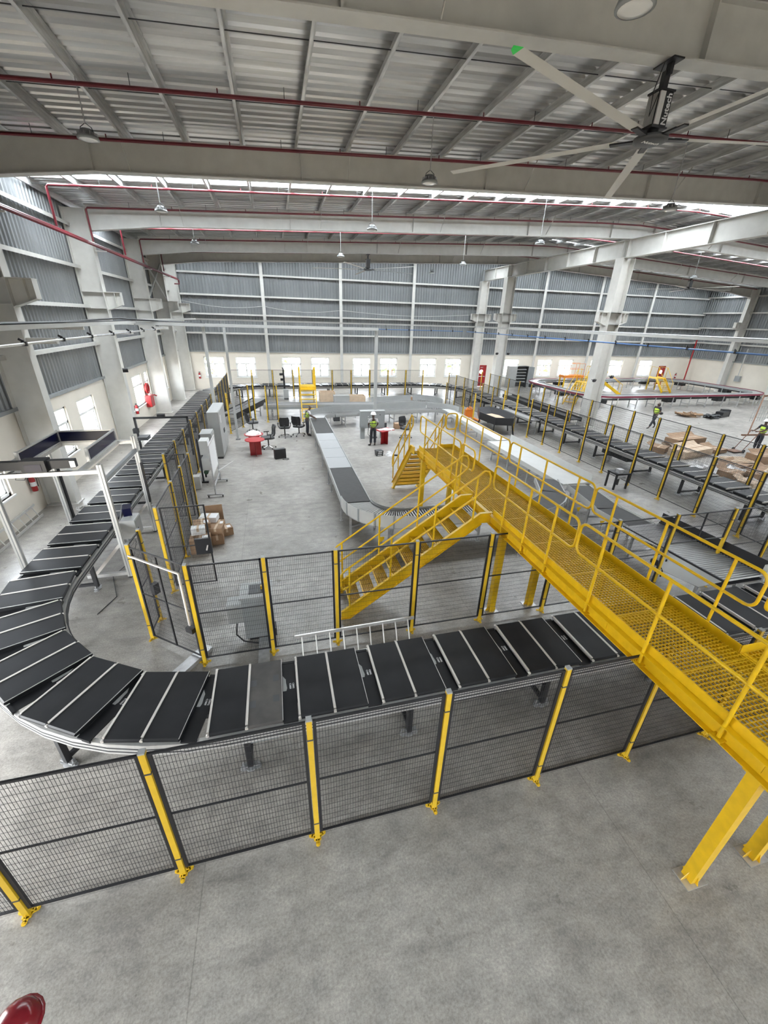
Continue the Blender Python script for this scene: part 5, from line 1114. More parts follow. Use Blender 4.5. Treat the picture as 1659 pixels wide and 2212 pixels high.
# pile of parcels by the opened gate
def carton(x, y, z, sx, sy, sz, rz, label, m=M_CARD, paper=True, tape=True):
    t = thing('carton', label, 'box', (x, y, z), rz, 'cartons by the opened gate')
    MB().box(-sx / 2, sx / 2, -sy / 2, sy / 2, 0, sz).build('box_body', m, t, True)
    if tape: MB().box(-0.03, 0.03, -sy / 2 - 0.001, sy / 2 + 0.001, sz, sz + 0.002).box(-0.03, 0.03, -sy / 2 - 0.002, -sy / 2, sz * 0.5, sz).build('tape', M_CARDP, t, True)
    if paper: MB().box(sx * 0.1, sx * 0.4, -sy * 0.3, sy * 0.15, sz + 0.002, sz + 0.004).build('address_label', M_PAPER, t, True)
for a in ((-2.40, 10.75, 0, 0.52, 0.42, 0.42, 0.05, 'large brown carton at the bottom front of the parcel pile'), (-2.02, 11.15, 0, 0.34, 0.40, 0.30, 0.1, 'brown carton in the middle bottom of the parcel pile'), (-1.84, 11.62, 0, 0.36, 0.34, 0.24, 0.35, 'small brown carton at the right end of the parcel pile'), (-2.42, 11.25, 0, 0.40, 0.44, 0.40, 0.0, 'brown carton behind the big front one'), (-2.35, 11.85, 0, 0.45, 0.5, 0.36, 0.1, 'brown carton at the back of the parcel pile'),
          (-2.46, 10.98, 0.42, 0.36, 0.24, 0.20, 0.1, 'white-wrapped carton on top of the big front one'), (-2.40, 11.3, 0.40, 0.44, 0.40, 0.22, 0.2, 'taped carton with papers, second layer of the parcel pile'), (-2.02, 11.2, 0.30, 0.36, 0.34, 0.18, -0.1, 'carton with a white sticker on the middle stack'), (-2.02, 11.75, 0, 0.3, 0.36, 0.34, 0.0, 'upright carton behind the small right one'), (-2.30, 11.9, 0.36, 0.5, 0.34, 0.16, -0.15, 'flat white carton on top at the back of the pile')):
    carton(*a, m=M_PAPER if 'white-wrapped' in a[7] or 'flat white' in a[7] else M_CARD, paper='white' not in a[7])
t = thing('carton_flap', 'open cardboard sheet standing at the back of the parcel pile', 'cardboard', (-2.2, 12.3, 0)); MB().cbox((-2.2, 12.3, 0.35), (0.5, 0.02, 0.7), 0.1, Matrix.Rotation(0.15, 3, 'X')).build('sheet', M_CARD, t)
# binders and bags on the floor beside the central conveyor
for i in range(3):
    t = thing('ring_binder', '%s ring binder of the stack on the floor by the worker' % ('bottom', 'middle', 'top')[i], 'binder', (4.6, 18.55, i * 0.085), 0.1 * i, 'stacked binders')
    MB().box(-0.17, 0.17, -0.15, 0.15, 0, 0.006).box(-0.17, 0.17, -0.15, 0.15, 0.076, 0.082).box(-0.17, -0.164, -0.15, 0.15, 0.006, 0.076).box(-0.17, 0.17, -0.152, -0.146, 0.0, 0.082).build('cover', M_DGREY, t, True); MB().box(-0.10, 0.10, -0.156, -0.152, 0.02, 0.06).build('spine_label', M_PAPER, t, True); MB().box(-0.155, 0.15, -0.14, 0.14, 0.008, 0.074).build('pages', M_PAPER, t, True)
crumple('plastic_wrap', 'grey plastic bags in a heap beside the binders', 'plastic bag', (5.15, 18.5, 0), 0.30, 0.24, 0.26, M_PLASTIC, 9)
tag(MB().cbox((5.3, 18.35, 0.03), (0.5, 0.10, 0.06), -0.3).build('cable_bag', M_BLK), 'flat black bag lying behind the heap of plastic', 'bag')
# step-over ladder across the far belt
t = thing('step_over_ladder', 'tall yellow step-over ladder with side grips crossing the far grey belt', 'ladder', (1.95, 27.3, 0))
for x in (1.45, 2.4):
    for y0, sg in ((27.0, -1), (27.9, 1)):
        MB().bar((x, y0, 2.02), (x, y0 + sg * 0.85, 0.0), 0.07, 0.05, (1, 0, 0)).build('stile', M_YEL, t)
    MB().tube([(x, 26.9, 1.9), (x, 26.95, 3.05), (x, 27.05, 3.2), (x, 27.2, 3.2), (x, 27.3, 3.05), (x, 27.35, 2.0)], 0.03, 8).build('side_grip', M_YEL, t)
    MB().tube([(x, 27.6, 2.0), (x, 27.62, 3.0), (x, 27.75, 3.12), (x, 27.9, 3.0), (x, 27.95, 1.9)], 0.03, 8).build('side_grip', M_YEL, t)
MB().box(1.42, 2.43, 26.95, 27.95, 2.0, 2.04).box(1.42, 2.43, 26.94, 26.95, 1.80, 2.04).build('platform', M_YEL, t)
for k in range(7): z = 0.28 * (k + 0.6); MB().box(1.46, 2.39, 27.0 - 0.85 * (2.02 - z) / 2.02 - 0.10, 27.0 - 0.85 * (2.02 - z) / 2.02 + 0.08, z, z + 0.03).build('step', M_YEL, t)
for k in range(7): z = 0.28 * (k + 0.6); MB().box(1.46, 2.39, 27.9 + 0.85 * (2.02 - z) / 2.02 - 0.08, 27.9 + 0.85 * (2.02 - z) / 2.02 + 0.10, z, z + 0.03).build('step', M_YEL, t)
# crates and boxes before the far run
def crate(x, y, sx, sy, h, label, m=M_CARDP, full=None):
    t = thing('open_crate', label, 'crate', (x, y, 0)); th = 0.03
    MB().box(x - sx / 2, x + sx / 2, y - sy / 2, y + sy / 2, 0, 0.04).build('crate_floor', m, t)
    for a in ((x - sx / 2, x + sx / 2, y - sy / 2, y - sy / 2 + th), (x - sx / 2, x + sx / 2, y + sy / 2 - th, y + sy / 2), (x - sx / 2, x - sx / 2 + th, y - sy / 2 + th, y + sy / 2 - th), (x + sx / 2 - th, x + sx / 2, y - sy / 2 + th, y + sy / 2 - th)): MB().box(*a, 0.04, h).build('crate_side', m, t)
    if full: MB().box(x - sx / 2 + th, x + sx / 2 - th, y - sy / 2 + th, y + sy / 2 - th, 0.04, h * 0.7).build('packing', full, t)
crate(3.85, 33.2, 1.2, 0.9, 0.75, 'open pale wooden crate beyond the step-over ladder', full=M_CARD); crate(6.0, 33.0, 1.7, 0.9, 0.45, 'low open crate with crumpled packing, left of the central white pole', full=M_PLASTIC)
t = thing('grey_case', 'plain grey metal case between the two wooden crates', 'box', (4.8, 31.9, 0)); MB().box(4.2, 5.4, 31.6, 32.2, 0.05, 0.62).build('case_body', M_LGREY, t); MB().box(4.19, 5.41, 31.59, 32.21, 0.62, 0.65).build('lid', M_LGREY, t); MB().box(4.3, 5.3, 31.65, 32.15, 0, 0.05).build('skid', M_DGREY, t)
for i, (x, y, s_, lab) in enumerate(((8.3, 32.6, 0.5, 'small brown carton right of the central pole, on the far floor'), (10.4, 32.4, 0.6, 'brown carton on the far floor before the windows'), (11.4, 32.2, 0.7, 'round-topped brown bundle beside the far roller bend'))):
    t = thing('carton', lab, 'box', (x, y, 0), 0.3 * i); MB().box(-s_ / 2, s_ / 2, -s_ / 2, s_ / 2, 0, s_ * 0.6).build('box_body', M_CARD, t, True); MB().box(-s_ / 2, s_ / 2, -0.03, 0.03, s_ * 0.6, s_ * 0.6 + 0.003).build('tape', M_CARDP, t, True)
t = thing('motor_box', 'pale machine box with dark foot before the far sorter run', 'box', (0.7, 34.3, 0)); MB().box(0.5, 0.9, 34.1, 34.5, 0.1, 0.78).build('enclosure', M_LGREY, t); MB().box(0.52, 0.88, 34.12, 34.48, 0, 0.1).build('plinth', M_DGREY, t)
for x, y, w, lab in ((3.6, 26.2, 0.4, 'dark carton under the far roller conveyor, left of the control desk'), (6.0, 24.0, 0.7, 'dark crate under the far roller conveyor, right of the control desk'), (7.1, 23.7, 0.6, 'brown flat carton on the floor under the far roller conveyor')):
    t = thing('carton', lab, 'box', (x, y, 0)); MB().box(x - w / 2, x + w / 2, y - 0.2, y + 0.2, 0, 0.32).build('box_body', M_CARD if 'brown' in lab else M_DGREY, t); MB().box(x - w / 2, x + w / 2, y - 0.03, y + 0.03, 0.32, 0.324).build('tape', M_CARDP, t)
# orange pallet jack
t = thing('pallet_jack', 'orange hand pallet jack parked by the black hopper', 'pallet jack', (12.85, 25.7, 0))
for sg in (-1, 1): MB().box(12.75 + sg * 0.2 - 0.07, 12.75 + sg * 0.2 + 0.07, 24.55, 25.7, 0.06, 0.12).build('fork', M_ORNG, t)
MB().box(12.45, 13.05, 25.7, 25.95, 0.1, 0.6).lathe((12.75, 25.82, 0.6), [(0.22, 0), (0.2, 0.12), (0.1, 0.2), (0, 0.22)], 12).build('pump_housing', M_ORNG, t); MB().tube([(12.75, 25.9, 0.6), (12.75, 26.2, 1.1), (12.62, 26.25, 1.2), (12.75, 26.3, 1.25), (12.88, 26.25, 1.2), (12.75, 26.2, 1.1)], 0.02, 6).build('tow_handle', M_BLK, t)
for x, y in ((12.75, 25.85), (12.55, 24.65), (12.95, 24.65)): MB().cyl((x - 0.04, y, 0.06), (x + 0.04, y, 0.06), 0.06, 10).build('wheel', M_DGREY, t)
# fire equipment
def exting(x, y, z, label, nx=1, ny=0):
    t = thing('fire_extinguisher', label, 'fire extinguisher', (x, y, z), group='fire extinguishers')
    MB().lathe((x, y, z), [(0.0, -0.25), (0.075, -0.25), (0.08, -0.22), (0.08, 0.15), (0.05, 0.22), (0.03, 0.24)], 14).build('cylinder', M_RED, t); MB().bar((x, y, z + 0.24), (x, y, z + 0.33), 0.05, 0.05).bar((x, y, z + 0.32), (x + 0.12 * ny, y + 0.12 * nx, z + 0.30), 0.02, 0.02).build('valve', M_BLK, t)
    MB().lathe((x, y, z), [(0.0815, -0.08), (0.0815, 0.06)], 14).build('label_band', M_PAPER, t); MB().tube([(x, y, z + 0.30), (x + 0.10, y + 0.06, z + 0.15), (x + 0.09, y + 0.05, z - 0.12)], 0.012, 5).build('hose', M_BLK, t); MB().box(x - 0.09 * nx - 0.03 * abs(ny), x - 0.06 * nx + 0.03 * abs(ny), y - 0.03 * nx + 0.06 * ny, y + 0.03 * nx + 0.09 * ny, z - 0.05, z + 0.2).build('wall_bracket', M_DGREY, t)
exting(XL + 0.11, 14.3, 1.0, 'red fire extinguisher low on the left wall, behind the scanner gantry'); exting(XL + 0.11, 25.75, 1.05, 'red fire extinguisher on the left wall, left of the hose box'); exting(-6.45, 39.88, 1.15, 'red fire extinguisher on the far wall by the left corner', 0, 1); exting(45.6, 39.88, 1.0, 'red fire extinguisher on the far wall by the right-hand red door', 0, 1)
t = thing('hose_reel', 'red fire hose reel on the left wall above a red box', 'hose reel', (XL + 0.1, 28.45, 1.8))
MB().tube([(XL + 0.14, 28.45 + 0.26 * math.cos(2 * PI * k / 24), 1.8 + 0.26 * math.sin(2 * PI * k / 24)) for k in range(24)], 0.07, 8, closed=True).build('coiled_hose', M_RED, t); MB().cyl((XL + 0.01, 28.45, 1.8), (XL + 0.12, 28.45, 1.8), 0.20, 16).build('drum', mat('pale red', (0.5, 0.10, 0.08), 0.5), t)
t = thing('hose_box', 'red fire hose box mounted below the hose reel', 'fire box', (XL + 0.2, 28.45, 1.1)); MB().box(XL, XL + 0.30, 28.1, 28.8, 0.72, 1.40).build('box_body', M_RED, t); MB().box(XL + 0.30, XL + 0.315, 28.13, 28.77, 0.75, 1.37).build('door', M_RED, t); MB().tube([(XL + 0.2, 28.8, 1.3), (XL + 0.3, 29.0, 1.32), (XL + 0.45, 29.0, 1.25)], 0.04, 8).build('outlet', M_RED, t)
# ================================================================ right-hand clutter beyond the fences
def pallet_pile(x, y, rz, label, layers):
    t = thing('pallet', label, 'pallet', (x, y, 0), rz)
    for k in range(5): MB().box(-0.6, 0.6, -0.5 + k * 0.22, -0.38 + k * 0.22, 0.10, 0.125).build('top_board', M_CARDP, t, True)
    for s_ in (-0.55, 0, 0.55): MB().box(s_ - 0.05, s_ + 0.05, -0.5, 0.5, 0.02, 0.10).build('bearer', M_CARDP, t, True)
    for k in range(3): MB().box(-0.6, 0.6, -0.5 + k * 0.44, -0.38 + k * 0.44, 0, 0.02).build('bottom_board', M_CARDP, t, True)
    return t
pallet_pile(21.9, 17.7, 0.25, 'pale pallet beyond the outer right fence, by the long carton', 0); pallet_pile(22.4, 14.6, -0.2, 'pale pallet nearest the helmeted worker at the far right', 0)
for x, y, z, sx, sy, sz, rz, lab, m in ((22.3, 17.6, 0.13, 2.3, 0.8, 0.5, 0.12, 'long flat brown carton on a pallet beyond the outer right fence', M_CARD), (20.9, 16.0, 0, 2.4, 0.9, 0.55, 0.2, 'long pale carton on the floor outside the right fence', M_CARDP), (19.7, 16.8, 0, 0.9, 0.7, 0.45, 0.5, 'brown carton left of the long pale one', M_CARD), (23.9, 14.3, 0, 1.8, 0.8, 0.6, -0.1, 'big brown carton at the right edge, near the helmeted worker', M_CARD), (21.4, 14.0, 0, 1.9, 0.7, 0.12, 0.25, 'flattened cardboard sheets on the floor at far right', M_CARD), (19.7, 12.9, 0, 0.9, 0.7, 0.4, 0.15, 'brown carton among plastic wrap, outside the right fence', M_CARD), (20.5, 12.4, 0, 0.6, 0.5, 0.45, -0.2, 'squarish brown carton at the near end of the packing waste', M_CARD), (18.9, 11.6, 0, 0.7, 0.6, 0.5, 0.3, 'pale carton closest to the right sorter bend', M_CARDP), (21.9, 12.9, 0, 1.3, 0.6, 0.35, 0.4, 'long brown carton under crumpled plastic', M_CARD), (22.9, 16.3, 0, 1.0, 0.8, 0.3, 0.2, 'low brown carton tray by the long flat carton', M_CARD)):
    sz *= 0.68; t = thing('carton', lab, 'box', (x, y, z), rz); MB().box(-sx / 2, sx / 2, -sy / 2, sy / 2, 0, sz).build('box_body', m, t, True); MB().box(-sx / 2 - 0.001, sx / 2 + 0.001, -0.04, 0.04, sz, sz + 0.003).build('tape', M_CARDP if m is M_CARD else M_CARD, t, True); MB().cbox((sx * 0.1, sy / 2 + 0.12, sz + 0.05), (sx * 0.9, 0.28, 0.012), 0, Matrix.Rotation(0.5, 3, 'X')).build('open_flap', m, t, True)
for i, (x, y, rx, ry, h, lab) in enumerate(((19.3, 14.3, 0.8, 0.5, 0.35, 'crumpled clear plastic just outside the right fence, far heap'), (20.2, 13.4, 0.9, 0.6, 0.40, 'crumpled clear plastic between brown cartons, middle heap'), (21.2, 12.0, 0.8, 0.5, 0.35, 'crumpled clear plastic at the near end of the packing waste'), (19.6, 12.0, 0.6, 0.4, 0.30, 'small crumpled plastic beside the pale carton'))): crumple('plastic_wrap', lab, 'plastic wrap', (x, y, 0), rx, ry, h, M_PLASTIC, 20 + i, 16)
# heap of cable scrap in the middle of the right floor
for i, (x, y, r, m, lab) in enumerate(((30.3, 24.4, 1.1, M_CARD, 'brown heap of coiled straps on the open right floor'), (31.6, 23.6, 0.9, M_DGREY, 'dark heap of cable scrap on the open right floor'))):
    rnd = random.Random(40 + i); t = thing('scrap_heap', lab, 'scrap', (x, y, 0))
    for k in range(6):
        pts = [(x + r * (rnd.random() - 0.5) * 1.6, y + r * (rnd.random() - 0.5) * 1.0, 0.03 + 0.22 * rnd.random()) for _ in range(9)]; MB().tube(pts, 0.035 + 0.03 * rnd.random(), 6).build('strap', m, t)
tag(MB().cbox((33.0, 23.9, 0.2), (1.1, 0.5, 0.4), 0.3).cbox((33.5, 24.1, 0.25), (0.6, 0.3, 0.5), -0.4).build('black_bin', M_BLK), 'black angular scrap bin right of the cable heap', 'bin')
t = thing('rack_frame', 'rusty leaning steel frame with wire basket at the right edge', 'frame', (29.6, 19.4, 0))
MB().bar((28.9, 18.9, 0), (30.6, 20.0, 2.3), 0.07, 0.07).build('leaning_post', M_RUST := mat('rusty brown steel', (0.17, 0.085, 0.05), 0.7, 0, 0.2, 6), t); MB().bar((28.4, 18.9, 0.04), (30.4, 18.7, 0.04), 0.10, 0.08).build('base_beam', M_RUST, t); MB().bar((30.5, 19.9, 2.25), (33.0, 20.6, 2.25), 0.08, 0.10).build('top_beam', M_RUST, t)
for k in range(9): MB().bar((30.8 + k * 0.22, 20.4, 0.5), (30.8 + k * 0.22, 20.4, 1.5), 0.02, 0.02).build('basket_wire', M_GALV, t)
for z in (0.5, 0.75, 1.0, 1.25, 1.5): MB().bar((30.8, 20.4, z), (32.6, 20.4, z), 0.02, 0.02).build('basket_wire', M_GALV, t)
# small crossings over the second loop
def crossing(label, base, head, width, zp, plat=1.2, m=M_YEL):
    b, h = V(*base, 0), V(*head, 0); d = (h - b); L = d.length; rz = math.atan2(d.y, d.x); t = thing('crossing_stair', label, 'stair', b, rz)
    for y in (-width / 2, width / 2):
        MB().bar((0, y, 0.08), (L, y, zp), 0.05, 0.22).build('stringer', m, t, True); MB().bar((L, y, zp), (L + plat, y, zp), 0.05, 0.18).build('side_channel', m, t, True)
        MB().tube([(0.05, y, 0.1), (0.05, y, 1.05), (L, y, zp + 1.05), (L + plat, y, zp + 1.05), (L + plat, y, zp)], 0.025, 6).build('handrail', m, t, True); MB().tube([(L, y, zp), (L, y, zp + 1.05)], 0.025, 6).build('rail_post', m, t, True)
        MB().box(L + plat - 0.08, L + plat, y - 0.04, y + 0.04, 0, zp).build('leg', m, t, True)
    for k in range(7): f_ = (k + 0.5) / 7.5; MB().box(L * f_ - 0.02, L * f_ + 0.22, -width / 2, width / 2, 0.1 + zp * f_, 0.13 + zp * f_).build('step', m, t, True)
    MB().box(L, L + plat, -width / 2, width / 2, zp - 0.02, zp + 0.02).build('platform', m, t, True)
crossing('small yellow crossing stair left of the nearest big column, over the second loop', (23.5, 29.5), (25.7, 31.2), 0.9, 1.55); crossing('small yellow crossing stair right of the nearest big column', (32.3, 33.6), (30.4, 34.6), 0.9, 1.45); crossing('small yellow crossing stair near the right-hand red door', (38.6, 34.2), (38.9, 35.6), 0.9, 1.3)
t = thing('work_platform', 'small orange wheeled work platform with thin guard rails, before the far wall', 'platform', (28.2, 36, 0))
MB().box(27.2, 29.4, 35.5, 36.4, 1.40, 1.62).build('deck', M_ORNG, t)
for x in (27.3, 29.3):
    for y in (35.6, 36.3): MB().box(x - 0.05, x + 0.05, y - 0.05, y + 0.05, 0, 1.4).build('leg', M_YEL, t)
for y in (35.55, 36.35): MB().tube([(27.3, y, 1.62), (27.3, y, 2.7), (29.3, y, 2.7), (29.3, y, 1.62)], 0.022, 6).tube([(27.3, y, 2.2), (29.3, y, 2.2)], 0.018, 6).build('guard_rail', M_ORNG, t)
for x in (28.3,): MB().tube([(x, 35.55, 1.62), (x, 35.55, 2.7), (x, 36.35, 2.7), (x, 36.35, 1.62)], 0.018, 6).build('guard_rail', M_ORNG, t)
t = thing('cable_drop', 'grey junction box on a vertical conduit of the right-hand wall', 'junction box', (46.9, 33.8, 0)); MB().box(46.72, 46.98, 33.5, 34.0, 1.2, 1.75).build('box_body', M_MGREY, t); MB().cyl((46.75, 33.75, 1.75), (46.75, 33.75, 4.4), 0.05, 8).build('conduit', M_WHITEP, t)

# ================================================================ people
def skin(name, verts, edges, radii, m, parent, sub=2, root=0):
    me = bpy.data.meshes.new(name); me.from_pydata([tuple(v) for v in verts], edges, []); o = bpy.data.objects.new(name, me); COL.objects.link(o)
    o.modifiers.new('skin', 'SKIN'); s_ = o.modifiers.new('smooth', 'SUBSURF'); s_.levels = s_.render_levels = sub
    for i, r in enumerate(radii):
        d = me.skin_vertices[0].data[i]; d.radius = r if isinstance(r, tuple) else (r, r); d.use_root = (i == root)
    dg = bpy.context.evaluated_depsgraph_get(); me2 = bpy.data.meshes.new_from_object(o.evaluated_get(dg)); me2.name = name
    bpy.data.objects.remove(o); me2.materials.clear(); me2.materials.append(m); me2.polygons.foreach_set('use_smooth', [True] * len(me2.polygons))
    return put(name, me2, parent)
def person(x, y, rz, label, J=None, hat=None, hair='short', vest=True, sleeve=M_SHIRT, bag=False, z=0.0, scale=1.0):
    P = dict(pel=(0, 0, 0.93), spi=(0, 0.0, 1.12), che=(0, 0.0, 1.32), nec=(0, 0, 1.46), hb=(0, -0.01, 1.53), hd=(0, -0.015, 1.62), ns=(0, -0.115, 1.60),
             ls=(0.18, 0, 1.38), le=(0.24, 0.03, 1.12), lw=(0.25, -0.06, 0.90), rs=(-0.18, 0, 1.38), re=(-0.24, 0.03, 1.12), rw=(-0.25, -0.06, 0.90),
             lh=(0.09, 0, 0.90), lk=(0.10, -0.02, 0.49), la=(0.10, 0.02, 0.09), lt=(0.11, -0.14, 0.035), rh=(-0.09, 0, 0.90), rk=(-0.10, -0.02, 0.49), ra=(-0.10, 0.02, 0.09), rt=(-0.11, -0.14, 0.035))
    if J: P.update(J)
    P = {k: V(*v) for k, v in P.items()}
    t = thing('person', label, 'person', (x, y, z), rz); t.scale = (scale,) * 3
    names = list(P); idx = {n: i for i, n in enumerate(names)}; vs = [P[n] for n in names]
    E = [('pel', 'spi'), ('spi', 'che'), ('che', 'nec'), ('nec', 'hb'), ('hb', 'hd'), ('hd', 'ns'), ('che', 'ls'), ('ls', 'le'), ('le', 'lw'), ('che', 'rs'), ('rs', 're'), ('re', 'rw'), ('pel', 'lh'), ('lh', 'lk'), ('lk', 'la'), ('la', 'lt'), ('pel', 'rh'), ('rh', 'rk'), ('rk', 'ra'), ('ra', 'rt')]
    R_ = dict(pel=(0.13, 0.10), spi=(0.12, 0.09), che=(0.14, 0.10), nec=0.05, hb=0.075, hd=(0.095, 0.105), ns=0.012, ls=0.058, le=0.042, lw=0.030, rs=0.058, re=0.042, rw=0.030, lh=0.085, lk=0.056, la=0.040, lt=0.032, rh=0.085, rk=0.056, ra=0.040, rt=0.032)
    edges = [(idx[a], idx[b]) for a, b in E]; rad = [R_[n] for n in names]
    for sd in 'lr':            # palms and five fingers
        w = P[sd + 'w']; d = (w - P[sd + 'e']).normalized(); side = d.cross(V(0, 1, 0)).normalized() if abs(d.y) < 0.9 else V(1, 0, 0)
        pm = len(vs); vs.append(w + d * 0.07); rad.append((0.030, 0.018)); edges.append((idx[sd + 'w'], pm))
        for k, (o, ln) in enumerate(((-0.030, 0.07), (-0.010, 0.085), (0.010, 0.08), (0.030, 0.06))):
            a = len(vs); vs.append(w + d * (0.10) + side * o); rad.append(0.009); edges.append((pm, a)); vs.append(w + d * (0.10 + ln * 0.8) + side * o + V(0, -0.02, -0.01)); rad.append(0.007); edges.append((a, a + 1))
        a = len(vs); vs.append(w + d * 0.05 - side * 0.05 + V(0, -0.02, 0)); rad.append(0.010); edges.append((pm, a)); vs.append(w + d * 0.09 - side * 0.06 + V(0, -0.03, 0)); rad.append(0.008); edges.append((a, a + 1))
    body = skin('body', vs, edges, rad, M_SKIN, t)
    def sub(nm, ns, es, rr, m): return skin(nm, [P[n] if isinstance(n, str) else n for n in ns], es, rr, m, t)
    sub('trousers', ['pel', 'lh', 'lk', P['lk'].lerp(P['la'], 0.88), 'rh', 'rk', P['rk'].lerp(P['ra'], 0.88), P['pel'].lerp(P['spi'], 0.35)], [(0, 1), (1, 2), (2, 3), (0, 4), (4, 5), (5, 6), (0, 7)], [(0.155, 0.12), 0.10, 0.078, 0.070, 0.10, 0.078, 0.070, (0.14, 0.105)], M_TROU)
    sub('shirt', ['che', 'spi', 'ls', P['ls'].lerp(P['le'], 0.75), 'rs', P['rs'].lerp(P['re'], 0.75), P['che'].lerp(P['nec'], 0.5)], [(0, 1), (0, 2), (2, 3), (0, 4), (4, 5), (0, 6)], [(0.150, 0.108), (0.135, 0.10), 0.070, 0.058, 0.070, 0.058, 0.08], sleeve)
    if vest:
        v_ = sub('safety_vest', ['che', 'spi', P['pel'].lerp(P['spi'], 0.15), P['ls'] * 0.8 + P['che'] * 0.2, P['rs'] * 0.8 + P['che'] * 0.2], [(0, 1), (1, 2), (0, 3), (0, 4)], [(0.175, 0.125), (0.165, 0.122), (0.175, 0.135), 0.078, 0.078], M_VEST)
        c1, c2 = P['spi'].lerp(P['che'], 0.35), P['spi'].lerp(P['pel'], 0.25)
        for c in (c1, c2):
            mb = MB(); mb.lathe(c, [(0.176, -0.02), (0.178, 0.02)], 18); mb.v = [(a, c.y + (b - c.y) * 0.79, z_) for a, b, z_ in mb.v]; mb.build('reflective_band', M_DGREY, v_, True)
        for sx in (-0.10, 0.10): MB().tube([P['spi'] + V(sx, 0.126, 0), P['che'] + V(sx, 0.128, 0), P['che'] + V(sx * 0.95, 0.10, 0.10)], 0.016, 6).build('reflective_band', M_DGREY, v_, True)
    for sd in 'lr':
        a, tt = P[sd + 'a'], P[sd + 't']; skin('shoe', [a + V(0, 0, -0.01), a.lerp(tt, 0.5) + V(0, 0, -0.02), tt + (tt - a).normalized() * 0.05 + V(0, 0, 0.005)], [(0, 1), (1, 2)], [(0.05, 0.06), (0.045, 0.04), (0.042, 0.032)], M_BLK, t)
    hc = P['hd']
    if hair == 'long': skin('hair', [hc + V(0, 0.02, 0.04), hc + V(0, 0.08, -0.06), hc + V(0, 0.09, -0.22)], [(0, 1), (1, 2)], [(0.10, 0.10), (0.09, 0.06), 0.05], M_HAIR, t)
    else: skin('hair', [hc + V(0, 0.015, 0.035), hc + V(0, 0.05, -0.01)], [(0, 1)], [(0.092, 0.10), (0.08, 0.07)], M_HAIR, t)
    for sx in (-0.032, 0.032): MB().lathe(hc + V(sx, -0.098, 0.008), [(0.0, -0.012), (0.011, -0.006), (0.013, 0), (0.011, 0.006), (0, 0.012)], 8).build('eye', M_PAPER, body, True)
    if hat: h = put('hard_hat', hat, t, hc + V(0, 0, 0.02), PI if hat is HAT_R else 0)
    if bag: skin('shoulder_bag', [P['pel'] + V(0.24, 0.08, 0.22), P['pel'] + V(0.26, 0.09, 0.0)], [(0, 1)], [(0.10, 0.14), (0.12, 0.16)], M_BLK, t)
    return t
person(4.67, 20.2, PI, 'person in white hard hat and lime vest standing with back turned by the red table', dict(lw=(0.20, -0.20, 0.98), le=(0.25, 0.0, 1.13), rw=(-0.22, -0.22, 1.0), re=(-0.25, 0.0, 1.14), lt=(0.20, -0.10, 0.035), la=(0.13, 0.03, 0.09)), HAT_W)
person(1.48, 22.75, PI / 2 + 0.1, 'person in lime vest leaning on the far end of the central conveyor', dict(che=(0, -0.10, 1.30), spi=(0, -0.03, 1.12), nec=(0, -0.16, 1.43), hb=(0, -0.19, 1.49), hd=(0, -0.22, 1.58), ns=(0, -0.32, 1.53), ls=(0.18, -0.11, 1.36), rs=(-0.18, -0.11, 1.36), le=(0.22, -0.20, 1.12), lw=(0.15, -0.40, 1.0), re=(-0.22, -0.18, 1.12), rw=(-0.12, -0.38, 1.0)), None)
person(23.9, 21.4, -PI / 2 + 0.1, 'person with dark hair and shoulder bag striding across the right-hand floor', dict(lk=(0.10, -0.22, 0.52), la=(0.10, -0.42, 0.12), lt=(0.10, -0.57, 0.08), rk=(-0.10, 0.08, 0.50), ra=(-0.10, 0.36, 0.16), rt=(-0.10, 0.26, 0.035), lw=(0.28, -0.20, 0.98), rw=(-0.26, 0.16, 0.92)), None, 'long', vest=True, sleeve=M_TROU, bag=True)
person(25.55, 16.05, -PI / 2 - 0.1, 'person in white hard hat and lime vest pushing a handle at the right edge', dict(le=(0.22, -0.18, 1.18), lw=(0.14, -0.42, 1.12), re=(-0.22, -0.18, 1.18), rw=(-0.14, -0.42, 1.12), che=(0, 0.02, 1.33)), HAT_W, sleeve=M_TROU)
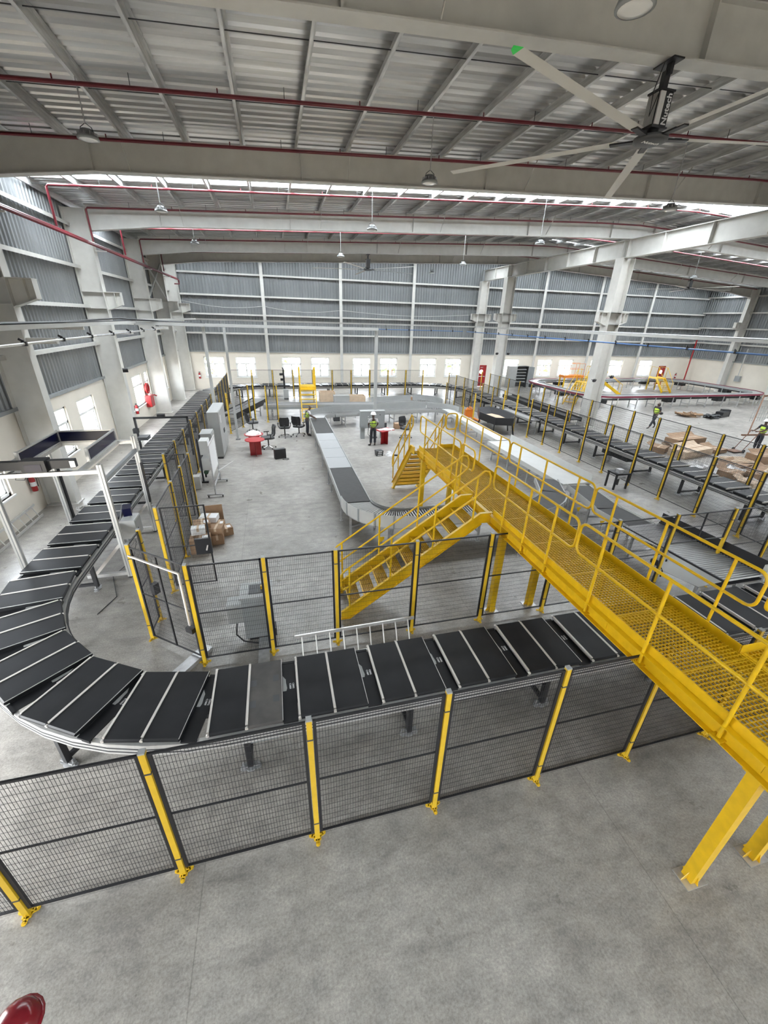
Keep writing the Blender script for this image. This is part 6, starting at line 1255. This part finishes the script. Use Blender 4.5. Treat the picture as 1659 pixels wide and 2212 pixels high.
person(-2.13, 1.18, PI - 0.2, 'person in a glossy red hard hat directly below the viewer, mostly out of frame', dict(nec=(0, -0.20, 1.44), hb=(0, -0.28, 1.49), hd=(0, -0.36, 1.57), ns=(0, -0.46, 1.52), che=(0, -0.08, 1.30), ls=(0.17, -0.06, 1.35), rs=(-0.17, -0.06, 1.35), le=(0.20, 0.05, 1.10), lw=(0.18, 0.02, 0.86), re=(-0.20, 0.05, 1.10), rw=(-0.18, 0.02, 0.86)), HAT_R, vest=False, sleeve=M_TROU)
t = thing('hand_truck', 'rusty hand truck pushed by the helmeted worker at the right edge', 'hand truck', (24.6, 16.1, 0))
MB().tube([(25.05, 15.85, 1.12), (25.05, 16.3, 1.12)], 0.02, 6).build('push_bar', M_RUST, t)
for y in (15.85, 16.3): MB().tube([(25.05, y, 1.12), (24.9, y, 0.9), (24.3, y, 0.08)], 0.02, 6).build('frame_tube', M_RUST, t)
MB().box(23.75, 24.35, 15.8, 16.35, 0.04, 0.08).build('toe_plate', M_RUST, t)
for y in (15.8, 16.35): MB().cyl((24.35, y - 0.03, 0.09), (24.35, y + 0.03, 0.09), 0.09, 10).build('wheel', M_BLK, t)

# ================================================================ what shows through the windows
for i in range(9):
    x = -6 + i * 6.1; rnd = random.Random(70 + i); t = thing('shrub', 'green shrub outside the far wall, %s from the left' % ORD[i], 'shrub', (x, 44.5 + rnd.random() * 2, -0.4))
    mb = MB()
    for k in range(40):
        c = V(x + rnd.gauss(0, 0.8), 44.5 + rnd.gauss(0, 0.5), 0.6 + rnd.random() * 2.2); a = rnd.random() * 6; s_ = 0.25 + 0.25 * rnd.random(); mb._add([c + V(s_ * math.cos(a), s_ * math.sin(a), 0), c + V(-s_ * math.sin(a), s_ * math.cos(a), 0.2 * s_), c - V(s_ * math.cos(a), s_ * math.sin(a), -0.3 * s_), c + V(0, 0, s_)], [(0, 1, 3), (1, 2, 3), (2, 0, 3)])
    stuff(mb.build('foliage', M_LEAF, t)); MB().cyl((x, 44.6, -0.4), (x, 44.6, 1.2), 0.07, 6).build('stem', M_RUST, t)
